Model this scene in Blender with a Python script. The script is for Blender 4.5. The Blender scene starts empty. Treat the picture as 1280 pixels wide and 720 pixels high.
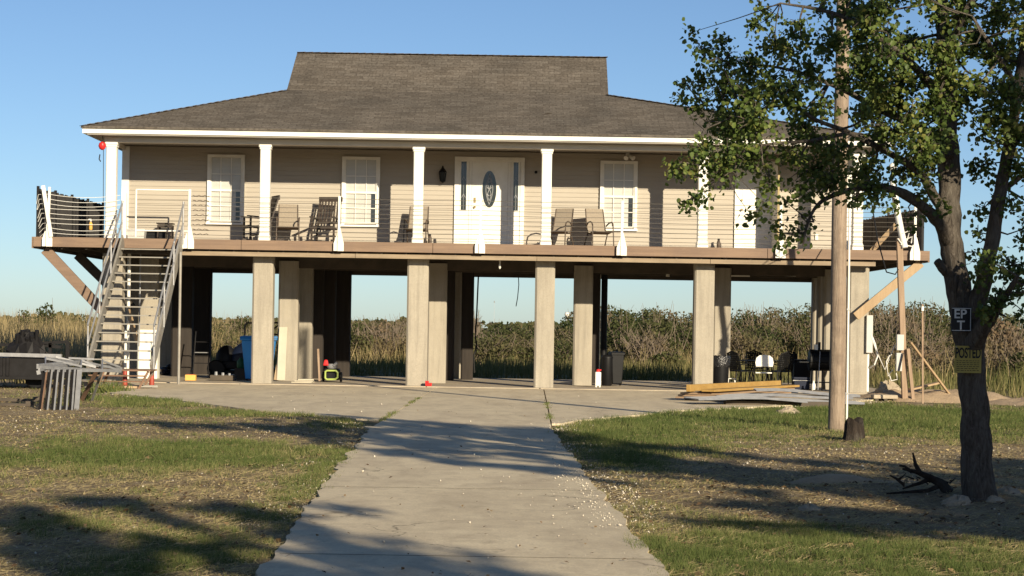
import bpy, math, random
import numpy as np
from mathutils import Vector, Matrix, Quaternion
random.seed(7)
rng = np.random.default_rng(11)
SC = bpy.context.scene
COL = SC.collection
F = 2500.0; ROLL = 0.016; HZ = 50.0; CAMZ = 1.53

def P(px, py, Y):
    """measured point of the site (survey helper): bearing and elevation at depth Y"""
    dx = px - 640; dy = py - 360
    u = dx + ROLL*dy; v = dy - ROLL*dx
    return Vector((u*Y/F, Y, CAMZ + (HZ - v)*Y/F))
def GX(px, Y, py=430): return P(px, py, Y).x
def GZ(py, Y, px=640): return P(px, py, Y).z

# ------------------------------------------------------------------ mesh builder
class MB:
    def __init__(s): s.v = []; s.f = []
    def add(s, vs, fs):
        o = len(s.v)
        s.v += [tuple(p) for p in vs]
        s.f += [tuple(i+o for i in f) for f in fs]
        return s
    def box(s, c, d, rz=0.0, R=None):
        c = Vector(c); hx, hy, hz = d[0]/2, d[1]/2, d[2]/2
        M3 = R if R is not None else Matrix.Rotation(rz, 3, 'Z')
        vs = [c + M3 @ Vector((x*hx, y*hy, z*hz)) for z in (-1, 1) for y in (-1, 1) for x in (-1, 1)]
        return s.add(vs, [(0,2,3,1),(4,5,7,6),(0,1,5,4),(1,3,7,5),(3,2,6,7),(2,0,4,6)])
    def bx(s, x0, x1, y0, y1, z0, z1):
        return s.box(((x0+x1)/2, (y0+y1)/2, (z0+z1)/2), (abs(x1-x0), abs(y1-y0), abs(z1-z0)))
    def bar(s, p0, p1, w, h, up=(0,0,1)):
        p0 = Vector(p0); p1 = Vector(p1); d = (p1-p0); L = d.length; d.normalize()
        up = Vector(up); sx = d.cross(up)
        if sx.length < 1e-4: sx = d.cross(Vector((0,1,0)))
        sx.normalize(); sz = sx.cross(d).normalized()
        R = Matrix((sx, d, sz)).transposed()
        return s.box((p0+p1)/2, (w, L, h), R=R)
    def tube(s, pts, r, n=8, caps=True):
        pts = [Vector(p) for p in pts]
        rs = r if isinstance(r, (list, tuple)) else [r]*len(pts)
        base = len(s.v); prev = None
        for i, p in enumerate(pts):
            if i == 0: t = pts[1]-pts[0]
            elif i == len(pts)-1: t = pts[-1]-pts[-2]
            else: t = (pts[i+1]-pts[i]).normalized() + (pts[i]-pts[i-1]).normalized()
            t.normalize()
            if prev is None:
                a = Vector((0,0,1)) if abs(t.z) < .9 else Vector((1,0,0))
                prev = t.cross(a).normalized()
            else:
                prev = (prev - t*prev.dot(t))
                if prev.length < 1e-5: prev = t.orthogonal()
                prev.normalize()
            b = t.cross(prev)
            for k in range(n):
                an = 2*math.pi*k/n
                s.v.append(tuple(p + (prev*math.cos(an) + b*math.sin(an))*rs[i]))
        for i in range(len(pts)-1):
            for k in range(n):
                a = base+i*n+k; b2 = base+i*n+(k+1) % n
                s.f.append((a, b2, b2+n, a+n))
        if caps:
            s.f.append(tuple(base+k for k in reversed(range(n))))
            s.f.append(tuple(base+(len(pts)-1)*n+k for k in range(n)))
        return s
    def lathe(s, c, prof, n=20, caps=True, squash=(1,1)):
        c = Vector(c); base = len(s.v)
        for r, z in prof:
            for k in range(n):
                a = 2*math.pi*k/n
                s.v.append((c.x+r*math.cos(a)*squash[0], c.y+r*math.sin(a)*squash[1], c.z+z))
        for i in range(len(prof)-1):
            for k in range(n):
                a = base+i*n+k; b = base+i*n+(k+1) % n
                s.f.append((a, b, b+n, a+n))
        if caps:
            s.f.append(tuple(base+k for k in reversed(range(n))))
            s.f.append(tuple(base+(len(prof)-1)*n+k for k in range(n)))
        return s
    def prism(s, poly, d0, d1, axis='Y'):
        """poly: 2-d outline (x,z) for axis Y, (y,z) for axis X, (x,y) for axis Z"""
        def mk(a, b, d):
            return (a, d, b) if axis == 'Y' else ((d, a, b) if axis == 'X' else (a, b, d))
        n = len(poly); base = len(s.v)
        s.v += [mk(a, b, d0) for a, b in poly] + [mk(a, b, d1) for a, b in poly]
        for k in range(n):
            s.f.append((base+k, base+(k+1) % n, base+n+(k+1) % n, base+n+k))
        s.f.append(tuple(base+k for k in reversed(range(n)))); s.f.append(tuple(base+n+k for k in range(n)))
        return s
    def frustum(s, c, w0, d0, w1, d1, z0, z1):
        cx, cy = c
        vs = [(cx+a*w0/2, cy+b*d0/2, z0) for a, b in ((-1,-1),(1,-1),(1,1),(-1,1))] + \
             [(cx+a*w1/2, cy+b*d1/2, z1) for a, b in ((-1,-1),(1,-1),(1,1),(-1,1))]
        return s.add(vs, [(3,2,1,0),(4,5,6,7),(0,1,5,4),(1,2,6,5),(2,3,7,6),(3,0,4,7)])
    def build(s, name, mat, parent=None, smooth=False, bevel=0.0, local=False, fix=True):
        me = bpy.data.meshes.new(name)
        org = Vector((0,0,0))
        if parent is not None and not local: org = ORG.get(parent.name, Vector((0,0,0)))
        me.from_pydata([(p[0]-org.x, p[1]-org.y, p[2]-org.z) for p in s.v], [], s.f)
        if fix:
            import bmesh
            bm = bmesh.new(); bm.from_mesh(me); bmesh.ops.recalc_face_normals(bm, faces=bm.faces); bm.to_mesh(me); bm.free()
        me.materials.append(mat)
        if smooth:
            me.shade_smooth(); me.set_sharp_from_angle(angle=math.radians(40))
        o = bpy.data.objects.new(name, me); COL.objects.link(o)
        if parent is not None:
            o.parent = parent; ORG[o.name] = org
        else: ORG[o.name] = Vector((0,0,0))
        if bevel:
            m = o.modifiers.new('bevel', 'BEVEL'); m.width = bevel; m.segments = 2; m.limit_method = 'ANGLE'
        return o
ORG = {}
def tag(o, label=None, cat=None, group=None, kind=None):
    if label: o['label'] = label
    if cat: o['category'] = cat
    if group: o['group'] = group
    if kind: o['kind'] = kind
    return o
def thing(name, loc, label, cat, group=None, rz=0.0):
    o = bpy.data.objects.new(name, None); COL.objects.link(o)
    o.location = loc; o.rotation_euler = (0,0,rz); o.empty_display_size = .2
    ORG[o.name] = Vector(loc)
    return tag(o, label, cat, group)
def copy_tree(o, parent=None):
    c = o.copy(); COL.objects.link(c)
    if parent is not None: c.parent = parent
    for ch in list(o.children): copy_tree(ch, c)
    return c
def np_mesh(name, V, Fc, mat, parent=None, tint=None, smooth=False, org=None):
    me = bpy.data.meshes.new(name)
    V = np.asarray(V, dtype=np.float32); Fc = np.asarray(Fc, dtype=np.int32)
    if org is None and parent is not None: org = ORG.get(parent.name)
    if org is not None: V = V - np.array(org, dtype=np.float32)
    n, k = Fc.shape
    me.vertices.add(len(V)); me.vertices.foreach_set('co', V.ravel())
    me.loops.add(n*k); me.loops.foreach_set('vertex_index', Fc.ravel())
    me.polygons.add(n)
    me.polygons.foreach_set('loop_start', np.arange(0, n*k, k, dtype=np.int32))
    me.update(calc_edges=True); me.validate()
    me.materials.append(mat)
    if tint is not None:
        a = me.attributes.new('tint', 'FLOAT', 'FACE'); a.data.foreach_set('value', np.asarray(tint, dtype=np.float32))
    if smooth: me.shade_smooth()
    o = bpy.data.objects.new(name, me); COL.objects.link(o)
    if parent is not None: o.parent = parent
    ORG[o.name] = Vector(org) if org is not None else Vector((0,0,0))
    return o

# ------------------------------------------------------------------ noise
def _hash(ix, iy, s):
    h = (ix*374761393 + iy*668265263 + s*1274126177) & 0xffffffff
    h = ((h ^ (h >> 13))*1274126177) & 0xffffffff
    return ((h ^ (h >> 16)) & 0xffff)/65535.0
def vnoise(x, y, s=0):
    x = np.asarray(x, dtype=np.float64); y = np.asarray(y, dtype=np.float64)
    ix = np.floor(x).astype(np.int64); iy = np.floor(y).astype(np.int64)
    fx = x-ix; fy = y-iy; fx = fx*fx*(3-2*fx); fy = fy*fy*(3-2*fy)
    a = _hash(ix, iy, s); b = _hash(ix+1, iy, s); c = _hash(ix, iy+1, s); d = _hash(ix+1, iy+1, s)
    return (a*(1-fx)+b*fx)*(1-fy) + (c*(1-fx)+d*fx)*fy
def fbm(x, y, s=0, o=4):
    t = 0; a = .5; n = 0
    for i in range(o):
        t = t + a*vnoise(x, y, s+i*17); n += a; a *= .5; x = x*2.03+3.1; y = y*2.03-1.7
    return t/n

# ------------------------------------------------------------------ materials
def newmat(name):
    m = bpy.data.materials.new(name); m.use_nodes = True
    nt = m.node_tree; b = nt.nodes['Principled BSDF']
    return m, nt, b
def nd(nt, t, **kw):
    n = nt.nodes.new(t)
    for k, v in kw.items(): setattr(n, k, v)
    return n
def ramp(nt, fac, stops):
    r = nd(nt, 'ShaderNodeValToRGB'); e = r.color_ramp.elements
    while len(e) < len(stops): e.new(.5)
    for i, (p, c) in enumerate(stops):
        e[i].position = p; e[i].color = (c[0], c[1], c[2], 1)
    nt.links.new(fac, r.inputs['Fac']); return r.outputs['Color']
def tex_noise(nt, scale, detail=6, rough=.55, stretch=(1,1,1), dist=0.0):
    tc = nd(nt, 'ShaderNodeTexCoord'); mp = nd(nt, 'ShaderNodeMapping')
    mp.inputs['Scale'].default_value = stretch
    nt.links.new(tc.outputs['Object'], mp.inputs['Vector'])
    n = nd(nt, 'ShaderNodeTexNoise'); n.inputs['Scale'].default_value = scale
    n.inputs['Detail'].default_value = detail; n.inputs['Roughness'].default_value = rough
    n.inputs['Distortion'].default_value = dist
    nt.links.new(mp.outputs['Vector'], n.inputs['Vector']); return n.outputs['Fac']
def mixc(nt, fac, a, b, mode='MIX'):
    m = nd(nt, 'ShaderNodeMix', data_type='RGBA', blend_type=mode)
    for sock, val in ((m.inputs[0], fac), (m.inputs[6], a), (m.inputs[7], b)):
        if hasattr(val, 'links'): nt.links.new(val, sock)
        elif isinstance(val, (int, float)): sock.default_value = val
        else: sock.default_value = (*val[:3], 1)
    return m.outputs[2]
def bump(nt, b, h, strength=.3, dist=.02):
    n = nd(nt, 'ShaderNodeBump'); n.inputs['Strength'].default_value = strength; n.inputs['Distance'].default_value = dist
    nt.links.new(h, n.inputs['Height']); nt.links.new(n.outputs['Normal'], b.inputs['Normal'])
def M(name, c1, c2=None, scale=4.0, rough=.75, bmp=.25, bscale=45.0, metal=0.0, stretch=(1,1,1), spec=.3, dirt=None, dscale=1.3, damt=.5, lo=.3, hi=.7, bd=.01):
    m, nt, b = newmat(name)
    c2 = c2 or tuple(x*.8 for x in c1)
    col = ramp(nt, tex_noise(nt, scale, 8, .6, stretch), [(lo, c2), (hi, c1)])
    if dirt:
        f = ramp(nt, tex_noise(nt, dscale, 7, .65), [(.45, (0,0,0)), (.7, (damt,)*3)])
        col = mixc(nt, f, col, dirt)
    nt.links.new(col, b.inputs['Base Color'])
    b.inputs['Roughness'].default_value = rough; b.inputs['Metallic'].default_value = metal
    b.inputs['Specular IOR Level'].default_value = spec
    if bmp: bump(nt, b, tex_noise(nt, bscale, 6, .6, stretch), bmp, bd)
    return m
def leafmat(name, stops, rough=.55, trans=.3, spec=.3):
    m, nt, b = newmat(name)
    at = nd(nt, 'ShaderNodeAttribute', attribute_name='tint')
    col = ramp(nt, at.outputs['Fac'], stops)
    nt.links.new(col, b.inputs['Base Color']); b.inputs['Roughness'].default_value = rough
    b.inputs['Specular IOR Level'].default_value = spec
    tr = nd(nt, 'ShaderNodeBsdfTranslucent'); nt.links.new(col, tr.inputs['Color'])
    mx = nd(nt, 'ShaderNodeMixShader'); mx.inputs[0].default_value = trans
    out = nt.nodes['Material Output']
    nt.links.new(b.outputs[0], mx.inputs[1]); nt.links.new(tr.outputs[0], mx.inputs[2]); nt.links.new(mx.outputs[0], out.inputs['Surface'])
    return m

MT = {}
MT['white'] = M('white_paint', (.80,.78,.72), (.72,.70,.63), 2.5, .45, .06, 30, spec=.35, dirt=(.5,.46,.38), dscale=2.2, damt=.35)
MT['whitefoot'] = M('white_painted_concrete', (.80,.78,.70), (.70,.68,.6), 3, .6, .2, 30)
MT['siding'] = M('beige_vinyl_siding', (.385,.345,.287), (.36,.32,.265), 1.2, .55, .08, 60, stretch=(1,1,6), spec=.3, dirt=(.34,.30,.24), dscale=.7, damt=.3)
MT['soffit'] = M('porch_ceiling_paint', (.36,.33,.28), (.32,.29,.25), 2, .6, .05)
MT['header'] = M('header_paint', (.60,.56,.49), (.54,.5,.43), 2, .6, .05)
MT['rim'] = M('stained_rim_board', (.25,.17,.115), (.17,.115,.08), 3.0, .7, .4, 30, stretch=(.25,1,5), dirt=(.16,.11,.085), dscale=1.2, damt=.6)
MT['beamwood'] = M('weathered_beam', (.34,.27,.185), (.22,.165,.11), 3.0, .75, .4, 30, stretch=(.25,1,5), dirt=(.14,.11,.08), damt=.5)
MT['dark_pile'] = M('near_black_pile', (.045,.037,.031), (.028,.023,.02), 3.0, .9, .4, 30, stretch=(4,4,.3))
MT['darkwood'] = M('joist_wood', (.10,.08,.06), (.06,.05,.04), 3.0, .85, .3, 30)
MT['newwood'] = M('new_lumber', (.40,.29,.175), (.30,.205,.115), 3.0, .65, .3, 30, stretch=(3,3,.4))
MT['yellowwood'] = M('yellow_lumber', (.42,.265,.085), (.33,.195,.055), 2.0, .6, .3, 30, stretch=(1.5,1.5,4))
MT['oldwood'] = M('old_post_wood', (.36,.26,.18), (.24,.165,.11), 4.0, .8, .5, 26, stretch=(4,4,.3))
MT['polewood'] = M('utility_pole_wood', (.40,.315,.235), (.23,.17,.125), 5.0, .85, .8, 22, stretch=(5,5,.22), dirt=(.12,.09,.07), dscale=3, damt=.6, bd=.03)
MT['creamboard'] = M('cream_board', (.52,.47,.36), (.45,.40,.31), 3, .7, .1)
MT['jointfill'] = M('earth_joint', (.09,.075,.05), (.05,.045,.03), 9, .95, .2)
MT['plywood'] = M('plywood', (.34,.235,.15), (.24,.16,.1), 3, .8, .2)
def concrete(name, c1, c2, dirtc, streak=False, cracks=False):
    m, nt, b = newmat(name)
    base = ramp(nt, tex_noise(nt, 1.1, 9, .65, dist=.4), [(.3, c2), (.68, c1)])
    fine = ramp(nt, tex_noise(nt, 55, 5, .6), [(.3, (.82,)*3), (.7, (1.08,)*3)])
    col = mixc(nt, 1.0, base, fine, 'MULTIPLY')
    st = tex_noise(nt, 2.2, 7, .7, (3.2,3.2,.22) if streak else (1,1,1))
    f = ramp(nt, st, [(.46, (0,0,0)), (.74, (.75,.75,.75))])
    col = mixc(nt, f, col, dirtc)
    if cracks:
        tc = nd(nt, 'ShaderNodeTexCoord'); mp = nd(nt, 'ShaderNodeMapping'); mp.inputs['Scale'].default_value = (.42,.20,1)
        nz = nd(nt, 'ShaderNodeTexNoise'); nz.inputs['Scale'].default_value = 1.6; nz.inputs['Detail'].default_value = 6
        nt.links.new(tc.outputs['Object'], nz.inputs['Vector'])
        va = nd(nt, 'ShaderNodeVectorMath', operation='MULTIPLY_ADD'); va.inputs[1].default_value = (1.6,1.6,0)
        nt.links.new(nz.outputs['Color'], va.inputs[0]); nt.links.new(tc.outputs['Object'], va.inputs[2]); nt.links.new(va.outputs[0], mp.inputs['Vector'])
        vo = nd(nt, 'ShaderNodeTexVoronoi', feature='DISTANCE_TO_EDGE'); vo.inputs['Scale'].default_value = 1.0; nt.links.new(mp.outputs['Vector'], vo.inputs['Vector'])
        cr = ramp(nt, vo.outputs['Distance'], [(.0, (.75,.75,.75)), (.006, (0,0,0))])
        msk = ramp(nt, tex_noise(nt, .45, 3, .5), [(.47, (0,0,0)), (.58, (1,1,1))])
        col = mixc(nt, mixc(nt, 1.0, cr, msk, 'MULTIPLY'), col, (.09,.075,.055))
        blot = ramp(nt, tex_noise(nt, .8, 6, .7, (1.8,.5,1)), [(.44, (0,0,0)), (.72, (.55,.55,.55))])
        col = mixc(nt, blot, col, (.36,.29,.205))
        rub = ramp(nt, tex_noise(nt, 5.0, 8, .75, (1,.45,1)), [(.56, (0,0,0)), (.72, (.5,.5,.5))])
        col = mixc(nt, rub, col, (.30,.24,.17))
    nt.links.new(col, b.inputs['Base Color']); b.inputs['Roughness'].default_value = .88
    b.inputs['Specular IOR Level'].default_value = .2
    bump(nt, b, tex_noise(nt, 38, 8, .65), .35, .012)
    return m
MT['pillar'] = concrete('cast_concrete', (.395,.355,.285), (.32,.285,.23), (.20,.18,.148), True)
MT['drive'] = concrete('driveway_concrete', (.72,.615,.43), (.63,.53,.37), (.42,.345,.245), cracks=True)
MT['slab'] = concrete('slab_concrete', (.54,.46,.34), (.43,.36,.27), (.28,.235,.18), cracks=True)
MT['black'] = M('black_plastic', (.009,.009,.010), (.006,.006,.0065), 5, .5, .1, spec=.2)
MT['bag'] = M('bin_bag', (.02,.02,.022), (.012,.012,.013), 5, .25, .9, 18, spec=.6, bd=.03)
MT['blackmetal'] = M('black_metal', (.009,.009,.009), (.006,.006,.006), 5, .5, .1, spec=.2)
MT['screen'] = M('dark_corrugated_panel', (.045,.042,.042), (.025,.024,.025), 2, .6, .2, stretch=(3,3,.5))
MT['screenbrown'] = M('grey_brown_corrugated_panel', (.13,.11,.095), (.08,.07,.06), 2, .6, .2, stretch=(3,3,.5))
MT['darkchair'] = M('dark_stained_wood', (.05,.036,.028), (.03,.022,.018), 6, .55, .2)
MT['chairframe'] = M('bronze_chair_frame', (.10,.075,.055), (.07,.05,.04), 6, .5, .05)
MT['sling'] = M('taupe_sling_fabric', (.30,.255,.20), (.24,.20,.155), 30, .85, .4, 160)
MT['galv'] = M('galvanised_steel', (.36,.36,.36), (.25,.25,.26), 7, .5, .15, 20, metal=.35, spec=.5)
MT['stairmetal'] = M('grey_stair_metal', (.30,.285,.25), (.22,.205,.18), 5, .55, .15, 20, metal=.15, spec=.4, dirt=(.25,.2,.15), damt=.4)
MT['rust'] = M('rusty_steel', (.22,.13,.085), (.12,.075,.05), 6, .8, .4, 30)
MT['darksteel'] = M('dark_steel', (.016,.015,.016), (.009,.008,.008), 6, .6, .3, 30, spec=.2)
MT['redpaint'] = M('red_paint', (.34,.06,.035), (.26,.045,.03), 6, .5, .1)
MT['redplastic'] = M('red_plastic', (.60,.03,.03), (.5,.02,.02), 6, .35, .05)
MT['bluebin'] = M('blue_plastic', (.04,.29,.72), (.035,.25,.64), 3, .45, .08)
MT['navy'] = M('navy_plastic', (.010,.016,.038), (.008,.012,.028), 3, .4, .08)
MT['green'] = M('green_plastic', (.02,.11,.05), (.015,.08,.04), 3, .4, .05)
MT['lime'] = M('lime_paint', (.38,.46,.12), (.32,.40,.1), 3, .4, .05)
MT['yellow'] = M('yellow_carton', (.72,.42,.10), (.6,.34,.08), 3, .6, .1)
MT['cable'] = M('steel_cable', (.16,.145,.125), (.11,.1,.085), 8, .5, .05, metal=.3)
MT['blackcable'] = M('black_cable', (.02,.02,.02), (.015,.015,.015), 8, .6, .05)
MT['greybox'] = M('grey_enamel', (.52,.51,.48), (.45,.44,.41), 4, .5, .05)
MT['pvc'] = M('white_pvc', (.74,.72,.66), (.68,.66,.6), 3, .4, .03)
MT['rock'] = M('limestone', (.42,.35,.255), (.28,.23,.165), 6, .9, .9, 14, bd=.04)
MT['sandm'] = M('loose_sand', (.50,.37,.235), (.36,.265,.17), 5, .95, .8, 25, bd=.03)
MT['bark'] = None
def barkmat(name, c1, c2, c3):
    m, nt, b = newmat(name)
    f = tex_noise(nt, 11, 9, .75, (2.4,2.4,.5), 1.2)
    col = ramp(nt, f, [(.32, c3), (.5, c2), (.72, c1)])
    f2 = ramp(nt, tex_noise(nt, 2.2, 5, .6), [(.5, (0,0,0)), (.72, (.55,)*3)])
    col = mixc(nt, f2, col, (.17,.155,.13))
    nt.links.new(col, b.inputs['Base Color']); b.inputs['Roughness'].default_value = .95; b.inputs['Specular IOR Level'].default_value = .15
    bump(nt, b, f, 1.0, .05); return m
MT['bark'] = barkmat('grey_brown_bark', (.225,.205,.17), (.13,.108,.088), (.035,.029,.024))
MT['darkbark'] = barkmat('dark_bark', (.07,.055,.045), (.045,.035,.028), (.02,.016,.013))
MT['paletwig'] = M('pale_twig', (.28,.24,.19), (.2,.165,.13), 8, .9, .2)
MT['leaf'] = leafmat('broad_leaf', [(0,(.03,.05,.016)), (.4,(.07,.11,.028)), (.75,(.14,.19,.045)), (1,(.25,.25,.07))], .5, .38)
MT['grass'] = leafmat('grass_blade', [(0,(.08,.115,.03)), (.4,(.165,.19,.06)), (.7,(.30,.26,.115)), (1,(.58,.46,.25))], .7, .35, .2)
MT['reed'] = leafmat('dry_reed', [(0,(.08,.10,.03)), (.35,(.20,.18,.075)), (.7,(.36,.285,.145)), (1,(.48,.37,.205))], .8, .3, .15)
MT['brush'] = leafmat('brush_leaf', [(0,(.055,.072,.026)), (.4,(.10,.105,.042)), (.7,(.165,.135,.072)), (1,(.235,.17,.105))], .8, .42, .15)
MT['twig'] = M('grey_twig', (.19,.15,.115), (.12,.095,.07), 3, .95, 0)
MT['litter'] = leafmat('leaf_litter', [(0,(.05,.035,.022)), (.5,(.16,.10,.055)), (1,(.30,.21,.11))], .9, .1, .15)
MT['shell'] = M('white_shell', (.72,.66,.55), (.48,.42,.33), 9, .8, .2)
MT['glassdark'] = None
def glass(name, base, rough=.06, spec=.6):
    m, nt, b = newmat(name)
    b.inputs['Base Color'].default_value = (*base, 1); b.inputs['Roughness'].default_value = rough
    b.inputs['Specular IOR Level'].default_value = spec; return m
MT['glassdark'] = glass('dark_leaded_glass', (.025,.03,.028), .12)
MT['blind'] = M('window_blind', (.50,.49,.45), (.44,.43,.40), 1.0, .22, .25, 8, stretch=(1,1,14), spec=.6)
MT['glassblack'] = glass('window_glass_dark', (.03,.035,.038), .05)
MT['brass'] = M('aged_brass', (.30,.24,.12), (.22,.17,.08), 8, .6, .05, metal=.3)
MT['signblack'] = M('black_sign', (.012,.014,.018), (.009,.01,.014), 4, .5, .05)
MT['signyellow'] = M('faded_yellow_sign', (.42,.33,.075), (.33,.26,.06), 5, .5, .05, dirt=(.3,.24,.07), damt=.5, dscale=6)
MT['lettering_white'] = M('white_lettering', (.72,.72,.7), (.62,.62,.6), 5, .5, 0)
MT['lettering_black'] = M('black_lettering', (.012,.012,.012), (.01,.01,.01), 5, .5, 0)

def shingle():
    m, nt, b = newmat('asphalt_shingles')
    uv = nd(nt, 'ShaderNodeUVMap'); uv.uv_map = 'UVMap'
    br = nd(nt, 'ShaderNodeTexBrick'); br.offset = .5; br.squash = 1
    br.inputs['Scale'].default_value = 1.0; br.inputs['Brick Width'].default_value = .34; br.inputs['Row Height'].default_value = .145
    br.inputs['Mortar Size'].default_value = .006; br.inputs['Bias'].default_value = 0.0
    br.inputs['Color1'].default_value = (.124,.110,.094,1); br.inputs['Color2'].default_value = (.09,.078,.065,1); br.inputs['Mortar'].default_value = (.06,.05,.042,1)
    # jitter rows a little
    nz = nd(nt, 'ShaderNodeTexNoise'); nz.inputs['Scale'].default_value = 1.3; nt.links.new(uv.outputs[0], nz.inputs['Vector'])
    ad = nd(nt, 'ShaderNodeVectorMath', operation='MULTIPLY_ADD'); ad.inputs[1].default_value = (.12,.015,0)
    nt.links.new(nz.outputs['Color'], ad.inputs[0]); nt.links.new(uv.outputs[0], ad.inputs[2])
    nt.links.new(ad.outputs[0], br.inputs['Vector'])
    n2 = nd(nt, 'ShaderNodeTexNoise'); n2.inputs['Scale'].default_value = .9; n2.inputs['Detail'].default_value = 8; nt.links.new(uv.outputs[0], n2.inputs['Vector'])
    mul = ramp(nt, n2.outputs['Fac'], [(.3, (.78,.78,.78)), (.7, (1.2,1.17,1.14))])
    n3 = nd(nt, 'ShaderNodeTexNoise'); n3.inputs['Scale'].default_value = 14; n3.inputs['Detail'].default_value = 6; nt.links.new(uv.outputs[0], n3.inputs['Vector'])
    mul2 = ramp(nt, n3.outputs['Fac'], [(.3, (.7,.7,.7)), (.7, (1.3,1.3,1.3))])
    col = mixc(nt, 1.0, mixc(nt, 1.0, br.outputs['Color'], mul, 'MULTIPLY'), mul2, 'MULTIPLY')
    nt.links.new(col, b.inputs['Base Color']); b.inputs['Roughness'].default_value = .95; b.inputs['Specular IOR Level'].default_value = .15
    bump(nt, b, br.outputs['Color'], .6, .03)
    return m
MT['shingle'] = shingle()

# ------------------------------------------------------------------ camera, sun, sky
cam = bpy.data.cameras.new('camera'); co = bpy.data.objects.new('camera', cam); COL.objects.link(co); SC.camera = co
cam.sensor_width = 36; cam.lens = F/1280*36; cam.shift_y = HZ/1280; cam.shift_x = ROLL*HZ/1280
cam.clip_start = .3; cam.clip_end = 9000
co.matrix_world = Matrix.Translation((0,0,CAMZ)) @ Matrix.Rotation(math.pi/2, 4, 'X') @ Matrix.Rotation(ROLL, 4, 'Z')
EL = math.radians(17.0); AZ = math.radians(24.5)
sd = Vector((math.sin(AZ)*math.cos(EL), -math.cos(AZ)*math.cos(EL), math.sin(EL)))   # towards the sun
sun = bpy.data.lights.new('sun', 'SUN'); so = bpy.data.objects.new('sun', sun); COL.objects.link(so)
sun.energy = 5.0; sun.angle = math.radians(.53); sun.color = (1.0,.865,.64)
so.rotation_euler = sd.to_track_quat('Z', 'Y').to_euler(); so.location = (30,-60,40)
w = bpy.data.worlds.new('World'); SC.world = w; w.use_nodes = True
wn = w.node_tree; bg = wn.nodes['Background']
sk = wn.nodes.new('ShaderNodeTexSky'); sk.sky_type = 'NISHITA'; sk.sun_disc = False
sk.sun_elevation = EL; sk.sun_rotation = math.atan2(sd.x, sd.y); sk.air_density = .7; sk.dust_density = .3; sk.ozone_density = 3.1
wn.links.new(sk.outputs[0], bg.inputs[0]); bg.inputs[1].default_value = .069
SC.view_settings.view_transform = 'Standard'; SC.view_settings.look = 'None'; SC.view_settings.exposure = 0.62; SC.view_settings.gamma = 1.0
SC.view_settings.use_curve_mapping = False
# ================================================================== SETTING: ground, concrete, grass
def edge_noise(y, s): return (fbm(np.atleast_1d(y)*1.7, np.zeros(1)+s*7.3, s, 4)[0]-.5)*.16 + (fbm(np.atleast_1d(y)*6.0, np.zeros(1)+s*3.3, s+5, 3)[0]-.5)*.05
# left and right edge of the concrete, as (Y, X)
LE = [(3,-1.22),(12.1,-1.5),(20,-1.78),(28.8,-2.04),(32.0,-2.35),(33.0,-3.0),(34.8,-4.4),(37.5,-5.8),(40,-7.1),(42.5,-8.6),(45,-9.6),(47,-10.0),(49.6,-10.6)]
RE = [(3,1.25),(12.4,1.0),(20,.80),(29.6,.63),(31.2,.72),(33.0,1.2),(35.2,2.2),(37.6,3.2),(40.3,5.1),(43,7.0),(45.5,8.3),(49.6,9.6)]
def ip(tab, y): return float(np.interp(y, [a for a, b in tab], [b for a, b in tab]))
def blob(X, Y, cx, cy, rx, ry): return np.exp(-(((X-cx)/rx)**2 + ((Y-cy)/ry)**2))
def grassiness(X, Y):
    """0 bare earth .. 1 thick grass: where the lawn has grown back"""
    g = .16 + .55*(fbm(X*.55, Y*.28, 3, 4)-.42)
    g = g + .95*blob(X, Y, 4.6, 36.5, 3.2, 7.0) + .8*blob(X, Y, 8.5, 37.5, 2.6, 5.2)
    g = g + .75*blob(X, Y, 1.6, 27.5, 1.1, 5.5) + .40*blob(X, Y, 1.5, 21.0, .7, 4.5)
    g = g + .95*blob(X, Y, 1.9, 14.0, 1.0, 1.9) + .9*blob(X, Y, 3.3, 13.2, 1.5, 1.6)
    g = g + .85*blob(X, Y, -3.3, 23.0, 1.5, 2.8) + .45*blob(X, Y, -5.0, 22.5, 1.6, 2.5)
    g = g + .8*blob(X, Y, -6.9, 38.0, 1.6, 3.0) + .8*blob(X, Y, -4.3, 33.6, 1.9, 1.0) + .5*blob(X, Y, -2.5, 31.0, .6, 2)
    g = g + .6*blob(X, Y, -2.2, 13.2, .6, 1.2) + .4*blob(X, Y, -3.4, 15.0, .6, .8) + .5*blob(X, Y, -1.95, 19.5, .3, 4)
    g = g - .8*blob(X, Y, 4.0, 19.0, 2.8, 3.2) - .4*blob(X, Y, 3.6, 22.5, 2.0, 2.0) - .5*blob(X, Y, 8, 24, 4, 4) - .5*blob(X, Y, -8.2, 33.0, 1.6, 3) - .3*blob(X, Y, -3.0, 27.5, 1.3, 1.4)
    g = g + .9*(fbm(X*2.3, Y*1.4, 9, 4)-.5) + .5*(vnoise(X*9, Y*6, 4)-.5)
    return np.clip(g, 0, 1)
def ground_h(X, Y):
    h = .05*(fbm(X*.35, Y*.35, 21, 3)-.5) + .035*(fbm(X*1.9, Y*1.9, 5, 3)-.5)
    # earth and sand heaped up
    h = h + .10*blob(X, Y, 3.55, 18.9, .9, .6) + .10*blob(X, Y, 4.2, 18.0, .8, .7)
    k = np.clip((np.abs(X+.5)-2.3)/1.5, 0, 1)*np.clip((47-Y)/4, 0, 1)
    far = np.clip((Y-60)/5, 0, 1)
    k = np.maximum(k, far*.8)
    # flat where the concrete lies
    l = np.interp(Y, [a for a, b in LE], [b for a, b in LE]); r = np.interp(Y, [a for a, b in RE], [b for a, b in RE])
    dd = np.maximum(l-X, X-r); dd = np.where(Y > 49.6, np.maximum(-11.2-X, X-10.2), dd)
    k2 = np.clip(dd/.9, 0, 1)
    return (h+.01)*np.where(Y < 60, k2, 1)
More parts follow.
